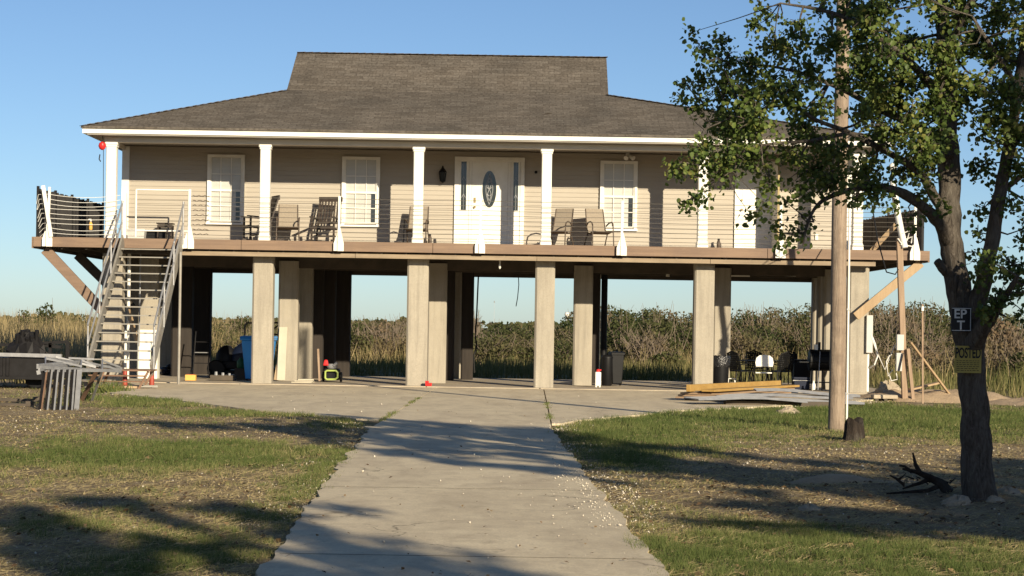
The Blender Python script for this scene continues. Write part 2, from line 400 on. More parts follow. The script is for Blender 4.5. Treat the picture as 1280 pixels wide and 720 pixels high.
def axis(segs):
    out = []
    for a, b, st in segs: out += list(np.arange(a, b-1e-6, st))
    out.append(segs[-1][1]); return np.array(out)
xs = axis([(-5000,-600,400),(-600,-60,40),(-60,-14,2),(-14,14,.16),(14,60,2),(60,600,40),(600,5000,400)])
ys = axis([(-300,-30,30),(-30,8,2),(8,50,.2),(50,80,1),(80,300,10),(300,8000,350)])
XX, YY = np.meshgrid(xs, ys); ZZ = ground_h(XX, YY)
V = np.stack([XX.ravel(), YY.ravel(), ZZ.ravel()], 1)
nx, ny = len(xs), len(ys); ii, jj = np.meshgrid(np.arange(nx-1), np.arange(ny-1)); a0 = (jj*nx+ii).ravel()
Fq = np.stack([a0, a0+1, a0+1+nx, a0+nx], 1)
def groundmat():
    m, nt, b = newmat('lawn_and_earth')
    at = nd(nt, 'ShaderNodeAttribute', attribute_name='lawn')
    dirt = ramp(nt, tex_noise(nt, 1.6, 10, .7), [(.28, (.17,.13,.085)), (.5, (.34,.265,.17)), (.72, (.50,.40,.26))])
    speck = ramp(nt, tex_noise(nt, 24, 6, .75), [(.35, (.55,.53,.5)), (.52, (1,1,1)), (.66, (1.1,1.08,1.03)), (.76, (1.9,1.85,1.7))])
    dirt = mixc(nt, 1.0, dirt, speck, 'MULTIPLY')
    gr = ramp(nt, tex_noise(nt, 6, 8, .7), [(.3, (.06,.08,.022)), (.6, (.13,.14,.045)), (.8, (.24,.20,.09))])
    nz = tex_noise(nt, 5.5, 8, .7)
    ad = nd(nt, 'ShaderNodeMath', operation='MULTIPLY_ADD'); ad.inputs[1].default_value = .55; ad.inputs[2].default_value = -.28
    nt.links.new(nz, ad.inputs[0])
    ad2 = nd(nt, 'ShaderNodeMath', operation='ADD'); nt.links.new(ad.outputs[0], ad2.inputs[0]); nt.links.new(at.outputs['Fac'], ad2.inputs[1])
    fac = ramp(nt, ad2.outputs[0], [(.3, (0,0,0)), (.75, (1,1,1))])
    col = mixc(nt, fac, dirt, gr)
    nt.links.new(col, b.inputs['Base Color']); b.inputs['Roughness'].default_value = 1.0; b.inputs['Specular IOR Level'].default_value = .05
    bump(nt, b, tex_noise(nt, 22, 9, .75), .9, .05); return m
MT['ground'] = groundmat()
g = np_mesh('ground', V, Fq, MT['ground'], smooth=True); tag(g, 'patchy lawn of grass and bare earth around the concrete driveway', 'ground', kind='structure')
la = g.data.attributes.new('lawn', 'FLOAT', 'POINT')
gv = grassiness(XX, YY); gv = np.where((YY > 50) , .55, gv); la.data.foreach_set('value', gv.ravel().astype(np.float32))

# concrete: drive cut in bays with joints, apron, slab under the house
def ring(y0, y1, step, lf, rf, joint=.012):
    yv = np.arange(y0+joint, y1-joint+1e-6, step); yv = np.append(yv, y1-joint)
    return yv
def strip(name, y0, y1, lf, rf, z, mat, label, thick=.12, nx=1):
    yv = np.linspace(y0, y1, max(2, int((y1-y0)/.12)))
    mb = MB(); n = len(yv)
    top = [(lf(y), y, z) for y in yv] + [(rf(y), y, z) for y in reversed(yv)]
    mb.v = top + [(x, y, zz-thick) for x, y, zz in top]
    mb.f = []
    for k in range(n-1): mb.f.append((k, 2*n-1-k, 2*n-2-k, k+1))
    N = 2*n
    for k in range(N): mb.f.append((k, (k+1) % N, N+(k+1) % N, N+k))
    o = mb.build(name, mat); tag(o, label, 'driveway', kind='structure'); return o
def lf(y): return ip(LE, y) + edge_noise(y, 1)*(1 if y < 47 else .3)
def rf(y): return ip(RE, y) + edge_noise(y, 2)*(1 if y < 47 else .3)
bays = [3, 8.2, 13.1, 18.6, 24.2, 29.9]
for k in range(5):
    strip('driveway', bays[k]+(.006 if k else 0), bays[k+1]-.006, lf, rf, .030, MT['drive'], 'pale worn concrete driveway bay running up to the house')
for k in range(1, 5):
    y = bays[k]; o = MB().bx(lf(y)+.03, rf(y)-.03, y-.005, y+.005, -.03, .0315).build('driveway_joint', MT['jointfill'])
    tag(o, 'dark earth filled joint across the driveway', 'joint', kind='structure')
# apron in three fields parted by two slanting joints
def jl(y): return -2.05+(y-30)*.012
def jr(y): return .64+(y-30)*.0095
strip('driveway', 29.92, 49.55, lambda y: max(jl(y)+.012, lf(y)), lambda y: min(jr(y)-.012, rf(y)), .032, MT['drive'], 'pale worn concrete driveway bay running up to the house')
strip('driveway_apron', 32.2, 49.55, lf, lambda y: jl(y)-.012, .030, MT['drive'], 'wide concrete apron left of the driveway')
strip('driveway_apron', 31.6, 49.55, lambda y: jr(y)+.012, rf, .034, MT['drive'], 'wide concrete apron right of the driveway')
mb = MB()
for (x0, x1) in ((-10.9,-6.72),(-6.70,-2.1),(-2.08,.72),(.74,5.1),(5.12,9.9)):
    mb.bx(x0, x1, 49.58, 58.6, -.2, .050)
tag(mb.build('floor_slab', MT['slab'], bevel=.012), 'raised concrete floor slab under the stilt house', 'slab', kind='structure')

# ---------- blades
def blades(X, Y, Z, h, wd, lean, r):
    n = len(X); a = r.uniform(0, 2*np.pi, n); b = r.uniform(0, 2*np.pi, n)
    wx, wy = np.cos(a)*wd/2, np.sin(a)*wd/2
    lx, ly = np.cos(b)*lean*h, np.sin(b)*lean*h
    A = np.stack([X-wx, Y-wy, Z], 1); B = np.stack([X+wx, Y+wy, Z], 1); C = np.stack([X+lx, Y+ly, Z+h], 1)
    V = np.stack([A, B, C], 1).reshape(-1, 3); Fc = np.arange(3*n).reshape(-1, 3)
    return V, Fc
N = 900000
u = rng.uniform(0, 1, N); Y = 11.0*(47/11.0)**u            # denser near by
X = rng.uniform(-1, 1, N)*Y*.285
gq = grassiness(X, Y)
l = np.interp(Y, [a for a, b in LE], [b for a, b in LE]); r_ = np.interp(Y, [a for a, b in RE], [b for a, b in RE])
onc = (X > l-.02+.08*(vnoise(Y*2.2, X*0, 31)-.5)) & (X < r_+.02+.10*(vnoise(Y*2.2, X*0+9, 33)-.5)) & (Y < 49)
tuft = fbm(X*5.5, Y*5.5, 40, 3)
p = np.clip((gq-.22)*1.5, 0, 1)*np.clip((tuft-.30)*3.2, .05, 1)
onc = onc & ~((rng.uniform(0,1,N) < .45) & ((np.abs(X-l) < .10) | (np.abs(X-r_) < .12)) & (vnoise(Y*.9, X*0+2, 77) > .45))
keep = (~onc) & (rng.uniform(0, 1, N) < p) & ~((Y > 43) & (X > 8.6)) & ~((Y > 37) & (Y < 47) & (X > 3.0) & (X < 7.4) & (X > r_-.1) & (Y > 38.5+ (X-3)*.6))
X, Y, gq, tuft = X[keep], Y[keep], gq[keep], tuft[keep]
hh = (.022+.042*gq*rng.uniform(.35, 1.0, len(X)))*(.7+.8*tuft)*np.clip(.8+Y/60, .9, 1.5)
V, Fc = blades(X, Y, ground_h(X, Y)-.004, hh, .0055*np.clip(Y/16, 1, 2.6), rng.uniform(.2, .9, len(X)), rng)
tn = np.clip(.70-.50*gq + .5*(fbm(X*.8, Y*.6, 50, 3)-.5) + rng.normal(0, .16, len(X)), 0, 1)
tag(np_mesh('grass', V, Fc, MT['grass'], tint=tn), 'short green grass growing in patches on the lawn', 'grass', kind='stuff')
# joint weeds on the apron
X = np.concatenate([jl(np.linspace(31.5, 42, 900)), jr(np.linspace(33, 40.5, 700))]) ; Y = np.concatenate([np.linspace(31.5, 42, 900), np.linspace(33, 40.5, 700)])
k = vnoise(Y*1.3, Y*0, 3) > .42; X = X[k]; Y = Y[k]; X = X + rng.normal(0, .03, len(X))
V, Fc = blades(X, Y, np.full(len(X), .02), rng.uniform(.02, .06, len(X)), .014, rng.uniform(.3, 1, len(X)), rng)
tag(np_mesh('joint_weeds', V, Fc, MT['grass'], tint=rng.uniform(.1, .6, len(X))), 'weeds sprouting in the slanting concrete joints of the apron', 'weeds', kind='stuff')
# straw: dead blades lying about
N = 170000
u = rng.uniform(0, 1, N); Y = 11.0*(47/11.0)**u; X = rng.uniform(-1, 1, N)*Y*.285
l = np.interp(Y, [a for a, b in LE], [b for a, b in LE]); r_ = np.interp(Y, [a for a, b in RE], [b for a, b in RE])
keep = ~((X > l+.05) & (X < r_-.05)) & (rng.uniform(0, 1, N) < .25+.9*fbm(X*.8, Y*.5, 61, 3)**2) & ~((Y > 43) & (X > 8.6))
X, Y = X[keep], Y[keep]; n = len(X)
a = rng.uniform(0, 2*np.pi, n); L = rng.uniform(.03, .14, n); wd = .005*np.clip(Y/15, 1, 2.4)
Z = ground_h(X, Y)+.004; dz = rng.uniform(0, .03, n)
dx, dy = np.cos(a)*L, np.sin(a)*L; ox, oy = -np.sin(a)*wd, np.cos(a)*wd
V = np.stack([np.stack([X, Y, Z+.003], 1), np.stack([X+ox, Y+oy, Z+.006], 1), np.stack([X+dx, Y+dy, Z+dz+.004], 1)], 1).reshape(-1, 3)
tag(np_mesh('straw', V, np.arange(3*n).reshape(-1, 3), MT['grass'], tint=rng.uniform(.8, 1, n)), 'dry straw lying over the bare parts of the lawn', 'straw', kind='stuff')
# leaf litter
N = 16000
u = rng.uniform(0, 1, N); Y = 11.0*(46/11.0)**u; X = rng.uniform(-1, 1, N)*Y*.285
l = np.interp(Y, [a for a, b in LE], [b for a, b in LE]); r_ = np.interp(Y, [a for a, b in RE], [b for a, b in RE])
inn = (X > l) & (X < r_)
keep = (rng.uniform(0, 1, N) < np.where(inn, .035, .07+.9*np.clip(fbm(X*.5, Y*.4, 71, 3)-.42, 0, 1)+.6*blob(X, Y, 4, 18.5, 2.6, 3.5)))
X, Y, inn = X[keep], Y[keep], inn[keep]; n = len(X)
def flat_leaves(X, Y, Z, s, tilt, r):
    n = len(X); a = r.uniform(0, 2*np.pi, n)
    e1 = np.stack([np.cos(a), np.sin(a), r.uniform(-tilt, tilt, n)], 1); e2 = np.stack([-np.sin(a), np.cos(a), r.uniform(-tilt, tilt, n)], 1)
    c = np.stack([X, Y, Z], 1); s = s[:, None]
    V = np.stack([c-e1*s, c-e2*s*.6, c+e1*s, c+e2*s*.6+np.array([0,0,1])*s*.3], 1).reshape(-1, 3)
    return V, np.arange(4*n).reshape(-1, 4)
V, Fc = flat_leaves(X, Y, np.where(inn, .045, ground_h(X, Y)+.02), rng.uniform(.012, .032, n)*np.where(inn, .7, 1), .5, rng)
tag(np_mesh('leaf_litter', V, Fc, MT['litter'], tint=rng.uniform(0, 1, n)**.6), 'brown fallen leaves and bark chips scattered over the ground', 'leaf litter', kind='stuff')
# bark mulch and chips, pale on the bare ground
N = 70000
u = rng.uniform(0, 1, N); Y = 11.0*(46/11.0)**u; X = rng.uniform(-1, 1, N)*Y*.285
l = np.interp(Y, [a for a, b in LE], [b for a, b in LE]); r_ = np.interp(Y, [a for a, b in RE], [b for a, b in RE])
keep = ~((X > l+.02) & (X < r_-.02)) & (rng.uniform(0, 1, N) < np.clip(1.0-1.5*grassiness(X, Y), .02, 1)*np.clip(3*(fbm(X*.7, Y*.5, 91, 4)-.36), .03, 1))
X, Y = X[keep], Y[keep]; n = len(X)
V, Fc = flat_leaves(X, Y, ground_h(X, Y)+.008, rng.uniform(.006, .020, n)*np.clip(Y/18, .9, 1.4), .6, rng)
tag(np_mesh('wood_chips', V, Fc, MT['grass'], tint=np.clip(rng.normal(.95, .1, n), .6, 1)), 'pale wood chips and dry stalks strewn on the bare earth', 'wood chips', kind='stuff')
# crushed shell along the drive and on the bare ground
N = 26000
u = rng.uniform(0, 1, N); Y = 11.0*(46/11.0)**u
sel = rng.uniform(0, 1, N)
l = np.interp(Y, [a for a, b in LE], [b for a, b in LE]); r_ = np.interp(Y, [a for a, b in RE], [b for a, b in RE])
X = np.where(sel < .22, r_+rng.normal(.12, .2, N), np.where(sel < .30, l-np.abs(rng.normal(0, .25, N)), rng.uniform(-1, 1, N)*Y*.285))
inn = (X > l+.05) & (X < r_-.05)
d = np.where(inn, .03+.12*blob(X, Y, .4, 18, .5, 3), np.clip(1.0-1.9*grassiness(X, Y), .004, 1)*np.clip(2.6*(fbm(X*.6, Y*.45, 81, 3)-.38), .05, 1))
d = np.where(sel < .3, .9*(vnoise(Y*.7, Y*0+5, 6) > .35), d)
keep = rng.uniform(0, 1, N) < d
X, Y, inn = X[keep], Y[keep], inn[keep]; n = len(X)
oc = np.array([(1,0,0),(-1,0,0),(0,1,0),(0,-1,0),(0,0,.6),(0,0,-.6)]); of = np.array([(0,2,4),(2,1,4),(1,3,4),(3,0,4),(2,0,5),(1,2,5),(3,1,5),(0,3,5)])
s = (.004+.013*rng.uniform(0, 1, n)**4)*np.clip(Y/20, .8, 1.3)
q = rng.normal(0, 1, (n,3,3)); q, _ = np.linalg.qr(q)
sc = rng.uniform(.5, 1.3, (n,6,1))
V = (oc[None]*sc)@q*s[:,None,None] + np.stack([X, Y, np.where(inn, .034, ground_h(X, Y))+s*.4], 1)[:,None,:]
Fc = (of[None]+np.arange(n)[:,None,None]*6).reshape(-1, 3)
tag(np_mesh('shell_gravel', V.reshape(-1, 3), Fc, MT['shell']), 'crushed white shell gravel strewn along the driveway edges', 'gravel', kind='stuff')
# sand dumped along the right end of the slab and behind the post
def sand(name, pts, label, seed):
    vs = []; fs = []; n = 26; m = 9
    r = random.Random(seed); V = []
    cx, cy, rx, ry, h = pts
    gx = np.linspace(-1, 1, 41); gy = np.linspace(-1, 1, 25); A, B = np.meshgrid(gx, gy)
    X = cx+A*rx; Y = cy+B*ry
    e = np.clip(1-(A**2+B**2), 0, 1)
    Z = h*e**.8*(.35+1.2*fbm(X*1.6+seed, Y*1.6, seed, 4)) - .02
    V = np.stack([X.ravel(), Y.ravel(), Z.ravel()], 1)
    i, j = np.meshgrid(np.arange(40), np.arange(24)); a = (j*41+i).ravel()
    return tag(np_mesh(name, V, np.stack([a, a+1, a+42, a+41], 1), MT['sandm'], smooth=True), label, 'sand', kind='stuff')
sand('sand_heap', (9.9, 46.6, 2.0, 1.6, .30), 'low heap of tan sand at the right end of the slab beside the board brace', 3)
sand('sand_heap', (12.6, 44.6, 2.3, 1.6, .22), 'spread of tan sand behind the big tree at the right edge', 5)
sand('sand_heap', (3.5, 19.9, .85, .28, .15), 'tan soil heap behind the dead branch near the tree', 8)
# ================================================================== THE HOUSE
house = thing('stilt_house', (-.7, 50.2, 0), 'beige stilt house with brown shingle roof and white porch columns raised on concrete pillars', 'house')
DZ = 3.60                                        # deck level
# --- pillars
def pillar(px, Y, w, z1, d=.48, white=None, mat='pillar'):
    x = GX(px, Y); c = .045; h = w/2; k = d/2
    poly = [(x-h+c, Y-k),(x+h-c, Y-k),(x+h, Y-k+c),(x+h, Y+k-c),(x+h-c, Y+k),(x-h+c, Y+k),(x-h, Y+k-c),(x-h, Y-k+c)]
    mb = MB().prism(poly, .046, z1, 'Z')
    o = mb.build('pillar', MT[mat], house)
    if white:
        e = .006
        pf = [(a + (e if a > x else -e), b+(e if b > Y else -e)) for a, b in poly]
        MB().prism(pf, .046, white, 'Z').build('painted_foot', MT['whitefoot'], o)
    return o
for px, w in ((141,.5),(328.5,.51),(521.5,.53),(680,.49),(878.5,.5),(1071,.5)): pillar(px, 50.25, w, 3.235)
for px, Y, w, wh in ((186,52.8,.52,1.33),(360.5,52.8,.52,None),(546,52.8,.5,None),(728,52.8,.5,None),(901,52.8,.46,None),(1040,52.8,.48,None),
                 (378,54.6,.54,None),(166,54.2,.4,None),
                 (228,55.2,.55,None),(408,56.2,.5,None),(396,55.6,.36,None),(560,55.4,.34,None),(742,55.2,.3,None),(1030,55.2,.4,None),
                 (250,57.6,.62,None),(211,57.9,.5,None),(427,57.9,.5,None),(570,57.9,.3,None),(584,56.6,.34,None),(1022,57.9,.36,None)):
    o = pillar(px, Y, w, 3.2, .44, wh, mat='dark_pile' if px in (228,250,396,408,427,560,584,742) else 'pillar')  # some of the inner pillars get a near-black base colour
# --- deck structure
DX0, DX1, DY0, DY1 = -11.86, 10.28, 49.5, 58.7
mb = MB()
x = DX0+.05
while x < DX1:
    mb.bx(x, x+.045, DY0+.08, DY1-.06, 3.31, 3.545); x += .61
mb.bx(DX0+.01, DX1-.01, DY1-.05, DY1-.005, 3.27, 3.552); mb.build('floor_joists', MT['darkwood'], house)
mb = MB(); y = DY0
while y < DY1:
    mb.bx(DX0, DX1, y, min(y+.137, DY1), 3.555, 3.60); y += .143
mb.build('deck_boards', MT['rim'], house)
for a, b in ((DX0,-6.72),(-6.71,-1.98),(-1.97,2.52),(2.53,6.3),(6.31,DX1)):       # rim boards butt end to end
    MB().bx(a, b, DY0-.045, DY0-.003, 3.357, 3.60).build('rim_board', MT['rim'], house, bevel=.006)
MB().bx(DX0-.045, DX0-.003, DY0, DY1, 3.32, 3.60).build('rim_board', MT['rim'], house)
MB().bx(DX1+.003, DX1+.045, DY0, DY1, 3.32, 3.60).build('rim_board', MT['rim'], house)
for a, b in ((-8.2,-3.9),(-3.89,.6),(.61,4.9),(4.91,9.0)):
    MB().bx(a, b, 49.56, 49.65, 3.205, 3.309).build('front_beam', MT['beamwood'], house)
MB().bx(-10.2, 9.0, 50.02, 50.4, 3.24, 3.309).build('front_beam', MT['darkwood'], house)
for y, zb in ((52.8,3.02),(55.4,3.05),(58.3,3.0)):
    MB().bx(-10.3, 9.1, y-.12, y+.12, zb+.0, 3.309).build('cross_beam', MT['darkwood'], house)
# drain pipes under the floor at the right
MB().tube([(2.4,54,3.13),(4.2,54,3.10),(4.2,54,2.98)], .055, 10).tube([(4.2,53.6,3.15),(7.6,53.6,3.08)], .05, 10).tube([(5.0,54.6,3.18),(5.6,53.9,3.06),(6.4,53.9,3.06)], .05, 10).build('drain_pipe', MT['pvc'], house, smooth=True)
MB().tube([(GX(748.5,55.6),55.6,.08),(GX(748.5,55.6),55.6,3.1)], .03, 8).build('drain_pipe', MT['pvc'], house, smooth=True)
MB().tube([(GX(754.5,56.4),56.4,.08),(GX(754.5,56.4),56.4,3.1)], .09, 12).build('drain_pipe', MT['black'], house, smooth=True)
p0 = P(625,322,50.15)
mb = MB().tube([(p0.x,50.0,3.26),(p0.x,50.0,3.12)], .02, 8).lathe((p0.x,50.0,3.0), [(.01,0),(.03,.03),(.03,.09),(.018,.12)], 10)
mb.build('bulb_holder', MT['pvc'], house, smooth=True)
c = [P(648,345,54), P(648.5,356,54), P(647,372,54), P(645,383,54)]
MB().tube(c, .012, 5).build('loose_wire', MT['blackcable'], house)
c = [P(598,345,56.7), P(596,390,56.7), P(594,420,56.6), P(596,432,56.6), P(592,445,56.5), P(593,466,56.5)]
MB().tube(c, .022, 5).build('loose_wire', MT['blackcable'], house)
c = [P(560+i*9, 344+ (math.sin(i/6*math.pi))*9, 57.5) for i in range(7)]
# braces under the two ends of the deck
def brace(a, b, w, h, mat): MB().bar(a, b, w, h).build('brace', MT[mat], house, bevel=.006)
brace((-11.62,49.72,3.30), (-10.12,49.72,1.75), .09, .25, 'rim')
brace((-11.62,53.4,3.30), (-10.1,53.2,1.9), .09, .24, 'darkwood')
brace((10.15,49.7,3.31), (8.55,49.7,1.95), .08, .21, 'newwood')
# --- walls
WX0, WX1, WY = -10.18, 8.85, 52.1
prof = []; z = DZ; lap = .1135; n = int((6.1-DZ)/lap)
for i in range(n+1):
    prof += [(WY-.020, z), (WY-.003, z+lap-.002)]; z += lap
prof = [(y, min(zz, 6.12)) for y, zz in prof]
poly = prof + [(WY+.10, 6.12), (WY+.10, DZ)]
wall = MB().prism(poly, WX0, WX1, 'X').build('wall', MT['siding'], house)
MB().bx(WX0, WX0+.12, WY+.12, 58.55, DZ, 6.12).build('wall', MT['siding'], house)
MB().bx(WX1-.12, WX1, WY+.12, 58.55, DZ, 6.12).build('wall', MT['siding'], house)
MB().bx(WX0+.13, WX1-.13, 58.43, 58.55, DZ, 6.12).build('wall', MT['siding'], house)
MB().bx(WX0-.02, WX0+.17, WY-.045, WY-.022, DZ, 6.1).build('corner_board', MT['white'], house)
MB().bx(WX1-.17, WX1+.02, WY-.045, WY-.022, DZ, 6.1).build('corner_board', MT['white'], house)
MB().bx(WX0+.18, WX1-.18, WY-.05, WY-.023, DZ, DZ+.06).build('skirting', MT['beamwood'], house)
# --- porch roof structure
RX0, RX1, RY0, RY1 = -10.62, 9.27, 49.3, 59.2
MB().bx(RX0+.08, RX1-.08, RY0+.04, RY1-.05, 6.135, 6.16).build('porch_ceiling', MT['soffit'], house)
hb = MB()
hb.bx(RX0+.42, RX1-.45, 49.76, 50.04, 6.0, 6.13); hb.build('header_beam', MT['header'], house, bevel=.006)
MB().bx(WX0+.02, RX0+.5, 50.05, WY-.05, 6.01, 6.12).build('header_beam', MT['header'], house)
MB().bx(RX0, RX1, RY0, RY0+.03, 6.165, 6.335).build('fascia', MT['white'], house, bevel=.004)
MB().bx(RX0-.03, RX0, RY0, RY1, 6.165, 6.335).build('fascia', MT['white'], house)
MB().bx(RX1, RX1+.03, RY0, RY1, 6.165, 6.335).build('fascia', MT['white'], house)
# --- roof with UV in metres (along eave, up slope)
ZE, ZB, ZR = 6.34, 7.66, 8.87; A0, A1 = -5.97, 2.44; B0, B1 = -5.9, 2.45; YB, YR, YB2 = 52.3, 54.0, 55.8
ex0, ex1, ey0, ey1 = RX0-.06, RX1+.06, RY0-.05, RY1+.05
RV = [(ex0,ey0,ZE),(ex1,ey0,ZE),(ex1,ey1,ZE),(ex0,ey1,ZE),(A0,YB,ZB),(A1,YB,ZB),(A1,YB2,ZB),(A0,YB2,ZB),(B0,YR,ZR),(B1,YR,ZR)]
RF = [(0,1,5,4),(4,5,9,8),(1,2,6,5),(2,3,7,6),(6,7,8,9),(3,0,4,7),(4,8,7),(5,6,9)]
low = [(x,y,z-.05) for x, y, z in RV[:4]]
RV2 = RV + low
RF2 = RF + [(0,10,11,1),(1,11,12,2),(2,12,13,3),(3,13,10,0),(10,13,12,11)]
me = bpy.data.meshes.new('roof')
off = ORG['stilt_house']; me.from_pydata([(x-off.x, y-off.y, z) for x, y, z in RV2], [], RF2)
uvl = me.uv_layers.new(name='UVMap')
for pl in me.polygons:
    nrm = pl.normal; up = Vector((0,0,1)); t = up.cross(nrm)
    if t.length < 1e-4: t = Vector((1,0,0))
    t.normalize(); s = nrm.cross(t)
    for li in pl.loop_indices:
        v = me.vertices[me.loops[li].vertex_index].co
        uvl.data[li].uv = (v.dot(t)+40, v.dot(s)+40)
me.materials.append(MT['shingle'])
roof = bpy.data.objects.new('roof', me); COL.objects.link(roof); roof.parent = house; ORG['roof'] = off
# shingle courses at the eave and caps on ridge and hips
def caps(a, b, name='ridge_cap', w=.2):
    a = Vector(a); b = Vector(b); d = b-a; L = d.length; n = max(2, int(L/.2)); mb = MB()
    for i in range(n):
        p = a+d*(i/n); q = a+d*((i+1.15)/n)
        mb.bar(p+Vector((0,0,.004)), q+Vector((0,0,.014)), w, .01)
    mb.build(name, MT['capshingle'], roof)
MT['capshingle'] = M('cap_shingle', (.13,.10,.078), (.07,.055,.043), 6, .95, .4, 40)
caps(RV[8], RV[9]); caps(RV[0], RV[4], 'hip_cap'); caps(RV[1], RV[5], 'hip_cap')
MB().tube([P(672,146,50.6)+Vector((0,0,.0)), P(684,142,50.7), P(690,141.5,50.75)], .018, 5).build('fallen_twig', MT['darkbark'], roof)
# --- columns
for px in (139.5, 331.5, 523, 683, 878.5, 1072):
    x = GX(px, 49.9, 240); h = .125
    c = .02
    def sq(h): return [(x-h+c, 49.9-h),(x+h-c, 49.9-h),(x+h, 49.9-h+c),(x+h, 49.9+h-c),(x+h-c, 49.9+h),(x-h+c, 49.9+h),(x-h, 49.9+h-c),(x-h, 49.9-h+c)]
    col = MB().prism(sq(h), DZ, 5.998, 'Z').build('porch_column', MT['white'], house)
    MB().prism(sq(h+.035), 5.935, 5.996, 'Z').prism(sq(h+.018), 5.885, 5.933, 'Z').build('capital', MT['white'], col)
    MB().prism(sq(h+.02), DZ+.002, DZ+.14, 'Z').build('base', MT['white'], col)
# --- windows
def window(x0, x1, z0, z1, dark=False):
    yf = WY-.024
    t = .075
    f = MB().bx(x0, x1, yf-.075, yf, z1-t, z1).bx(x0-.02, x1+.02, yf-.095, yf, z0, z0+.05).bx(x0, x0+t, yf-.075, yf, z0+.05, z1-t).bx(x1-t, x1, yf-.075, yf, z0+.05, z1-t)
    o = f.build('window', MT['white'], house)
    zm = (z0+z1)/2 - .02; a, b = x0+t, x1-t
    s = MB().bx(a, b, yf-.062, yf-.004, zm-.028, zm+.028)
    s.bx(a, a+.035, yf-.055, yf-.004, z0+t, zm-.031).bx(b-.035, b, yf-.055, yf-.004, z0+t, zm-.031).bx(a+.036, b-.036, yf-.055, yf-.004, z0+t, z0+t+.04)
    s.bx(a, a+.03, yf-.045, yf-.004, zm+.031, z1-t).bx(b-.03, b, yf-.045, yf-.004, zm+.031, z1-t)
    for q in (1/3, 2/3):
        xx = a+(b-a)*q
        s.bx(xx-.011, xx+.011, yf-.048, yf-.036, z0+t+.041, zm-.031).bx(xx-.011, xx+.011, yf-.040, yf-.028, zm+.031, z1-t)
    for zz in ((z0+t+zm)/2, (z1-t+zm)/2): s.bx(a+.036, b-.036, yf-.0475, yf-.0365, zz-.011, zz+.011)
    s.build('sash', MT['white'], o)
    MB().bx(a, b, yf-.012, yf-.0045, z0+t, z1-t).build('pane', MT['blind'], o)
    g = b-.13 if not dark else b-.09
    MB().bx(b-.15, b-.036, yf-.016, yf-.0125, z0+t+.042, zm-.03).build('pane', MT['glassblack'], o)
    return o
for a_, b_ in ((-7.97,-7.0),(-4.47,-3.48),(2.25,3.22)): window(a_, b_, 4.10, 5.92)
# --- front door with sidelights
yf = WY-.024
dX0, dX1, dZ1 = -1.54, .28, 5.97
d = MB().bx(dX0, dX0+.11, yf-.06, yf, DZ, dZ1-.12).bx(dX1-.11, dX1, yf-.06, yf, DZ, dZ1-.12).bx(dX0, dX1, yf-.06, yf, dZ1-.12, dZ1)
d.bx(-1.16, -1.09, yf-.05, yf, DZ+.05, dZ1-.12).bx(-.15, -.08, yf-.05, yf, DZ+.05, dZ1-.12).bx(dX0+.11, dX1-.11, yf-.05, yf, DZ, DZ+.05)
door = d.build('front_door', MT['white'], house, bevel=.006)
MB().bx(-1.085, -.155, yf-.04, yf-.004, DZ+.055, dZ1-.122).build('door_leaf', MT['white'], door)
mb = MB()
for (x0, x1) in ((-1.43,-1.165),(-.075,.165)):
    mb.bx(x0, x1, yf-.035, yf-.004, DZ+.051, dZ1-.122)
mb.build('sidelight_panel', MT['white'], door)
for (x0, x1) in ((-1.37,-1.23),(-.005,.12)):
    g = MB().bx(x0, x1, yf-.042, yf-.0355, 4.58, 5.84); g.build('sidelight_pane', MT['glassdark'], door)
    fr = MB().bx(x0-.025, x0, yf-.048, yf-.036, 4.555, 5.865).bx(x1, x1+.025, yf-.048, yf-.036, 4.555, 5.865).bx(x0, x1, yf-.048, yf-.036, 5.84, 5.865).bx(x0, x1, yf-.048, yf-.036, 4.555, 4.58)
    fr.build('sidelight_frame', MT['white'], door)
    k = MB(); xm = (x0+x1)/2
    k.bar((xm,yf-.044,4.6), (xm,yf-.044,5.82), .006, .006, (0,1,0))
    for zz in (4.9, 5.35):
        k.bar((x0+.02,yf-.044,zz), (xm,yf-.044,zz+.1), .008, .008, (0,1,0)).bar((xm,yf-.044,zz+.1), (x1-.02,yf-.044,zz), .008, .008, (0,1,0))
    k.build('leading', MT['galv'], door)
cx, cz, rx, rz_ = -.63, 5.13, .185, .48
ov = lambda s, n=36: [(cx+rx*s*math.cos(2*math.pi*i/n), cz+rz_*(s if s < 1 else 1+(s-1)*.4)*math.sin(2*math.pi*i/n)) for i in range(n)]
MB().prism(ov(1), yf-.046, yf-.0405).build('oval_pane', MT['glassdark'], door)
o_, i_ = ov(1.17), ov(1.0); mb = MB(); n = 36
mb.v = [(a, yf-.055, b) for a, b in o_]+[(a, yf-.055, b) for a, b in i_]+[(a, yf-.041, b) for a, b in o_]+[(a, yf-.041, b) for a, b in i_]
for i in range(n):
    j = (i+1) % n; mb.f += [(i, j, n+j, n+i), (2*n+i, 2*n+j, j, i), (n+i, n+j, 3*n+j, 3*n+i)]
mb.build('oval_frame', MT['white'], door)
k = MB()
for sgn in (-1, 1):
    pts = [(cx+sgn*.09*math.sin(t*math.pi), yf-.05, cz-.4+.8*t) for t in np.linspace(0, 1, 13)]
    k.tube(pts, .008, 5); pts = [(cx+sgn*.045*math.sin(2*t*math.pi), yf-.052, cz-.3+.6*t) for t in np.linspace(0, 1, 13)]; k.tube(pts, .008, 5)
    for t in (.25, .5, .75): k.tube([(cx+sgn*.01, yf-.05, cz-.35+.7*t), (cx+sgn*.06, yf-.05, cz-.30+.7*t)], .012, 5)
k.build('leading', MT['galv'], door)
MB().lathe((0,0,0), [(.001,0)], 3, False) if False else None
k = MB().box((-1.005,yf-.05,4.84), (.055,.02,.13)).tube([(-1.005,yf-.06,4.66),(-1.005,yf-.10,4.66)], .032, 10)
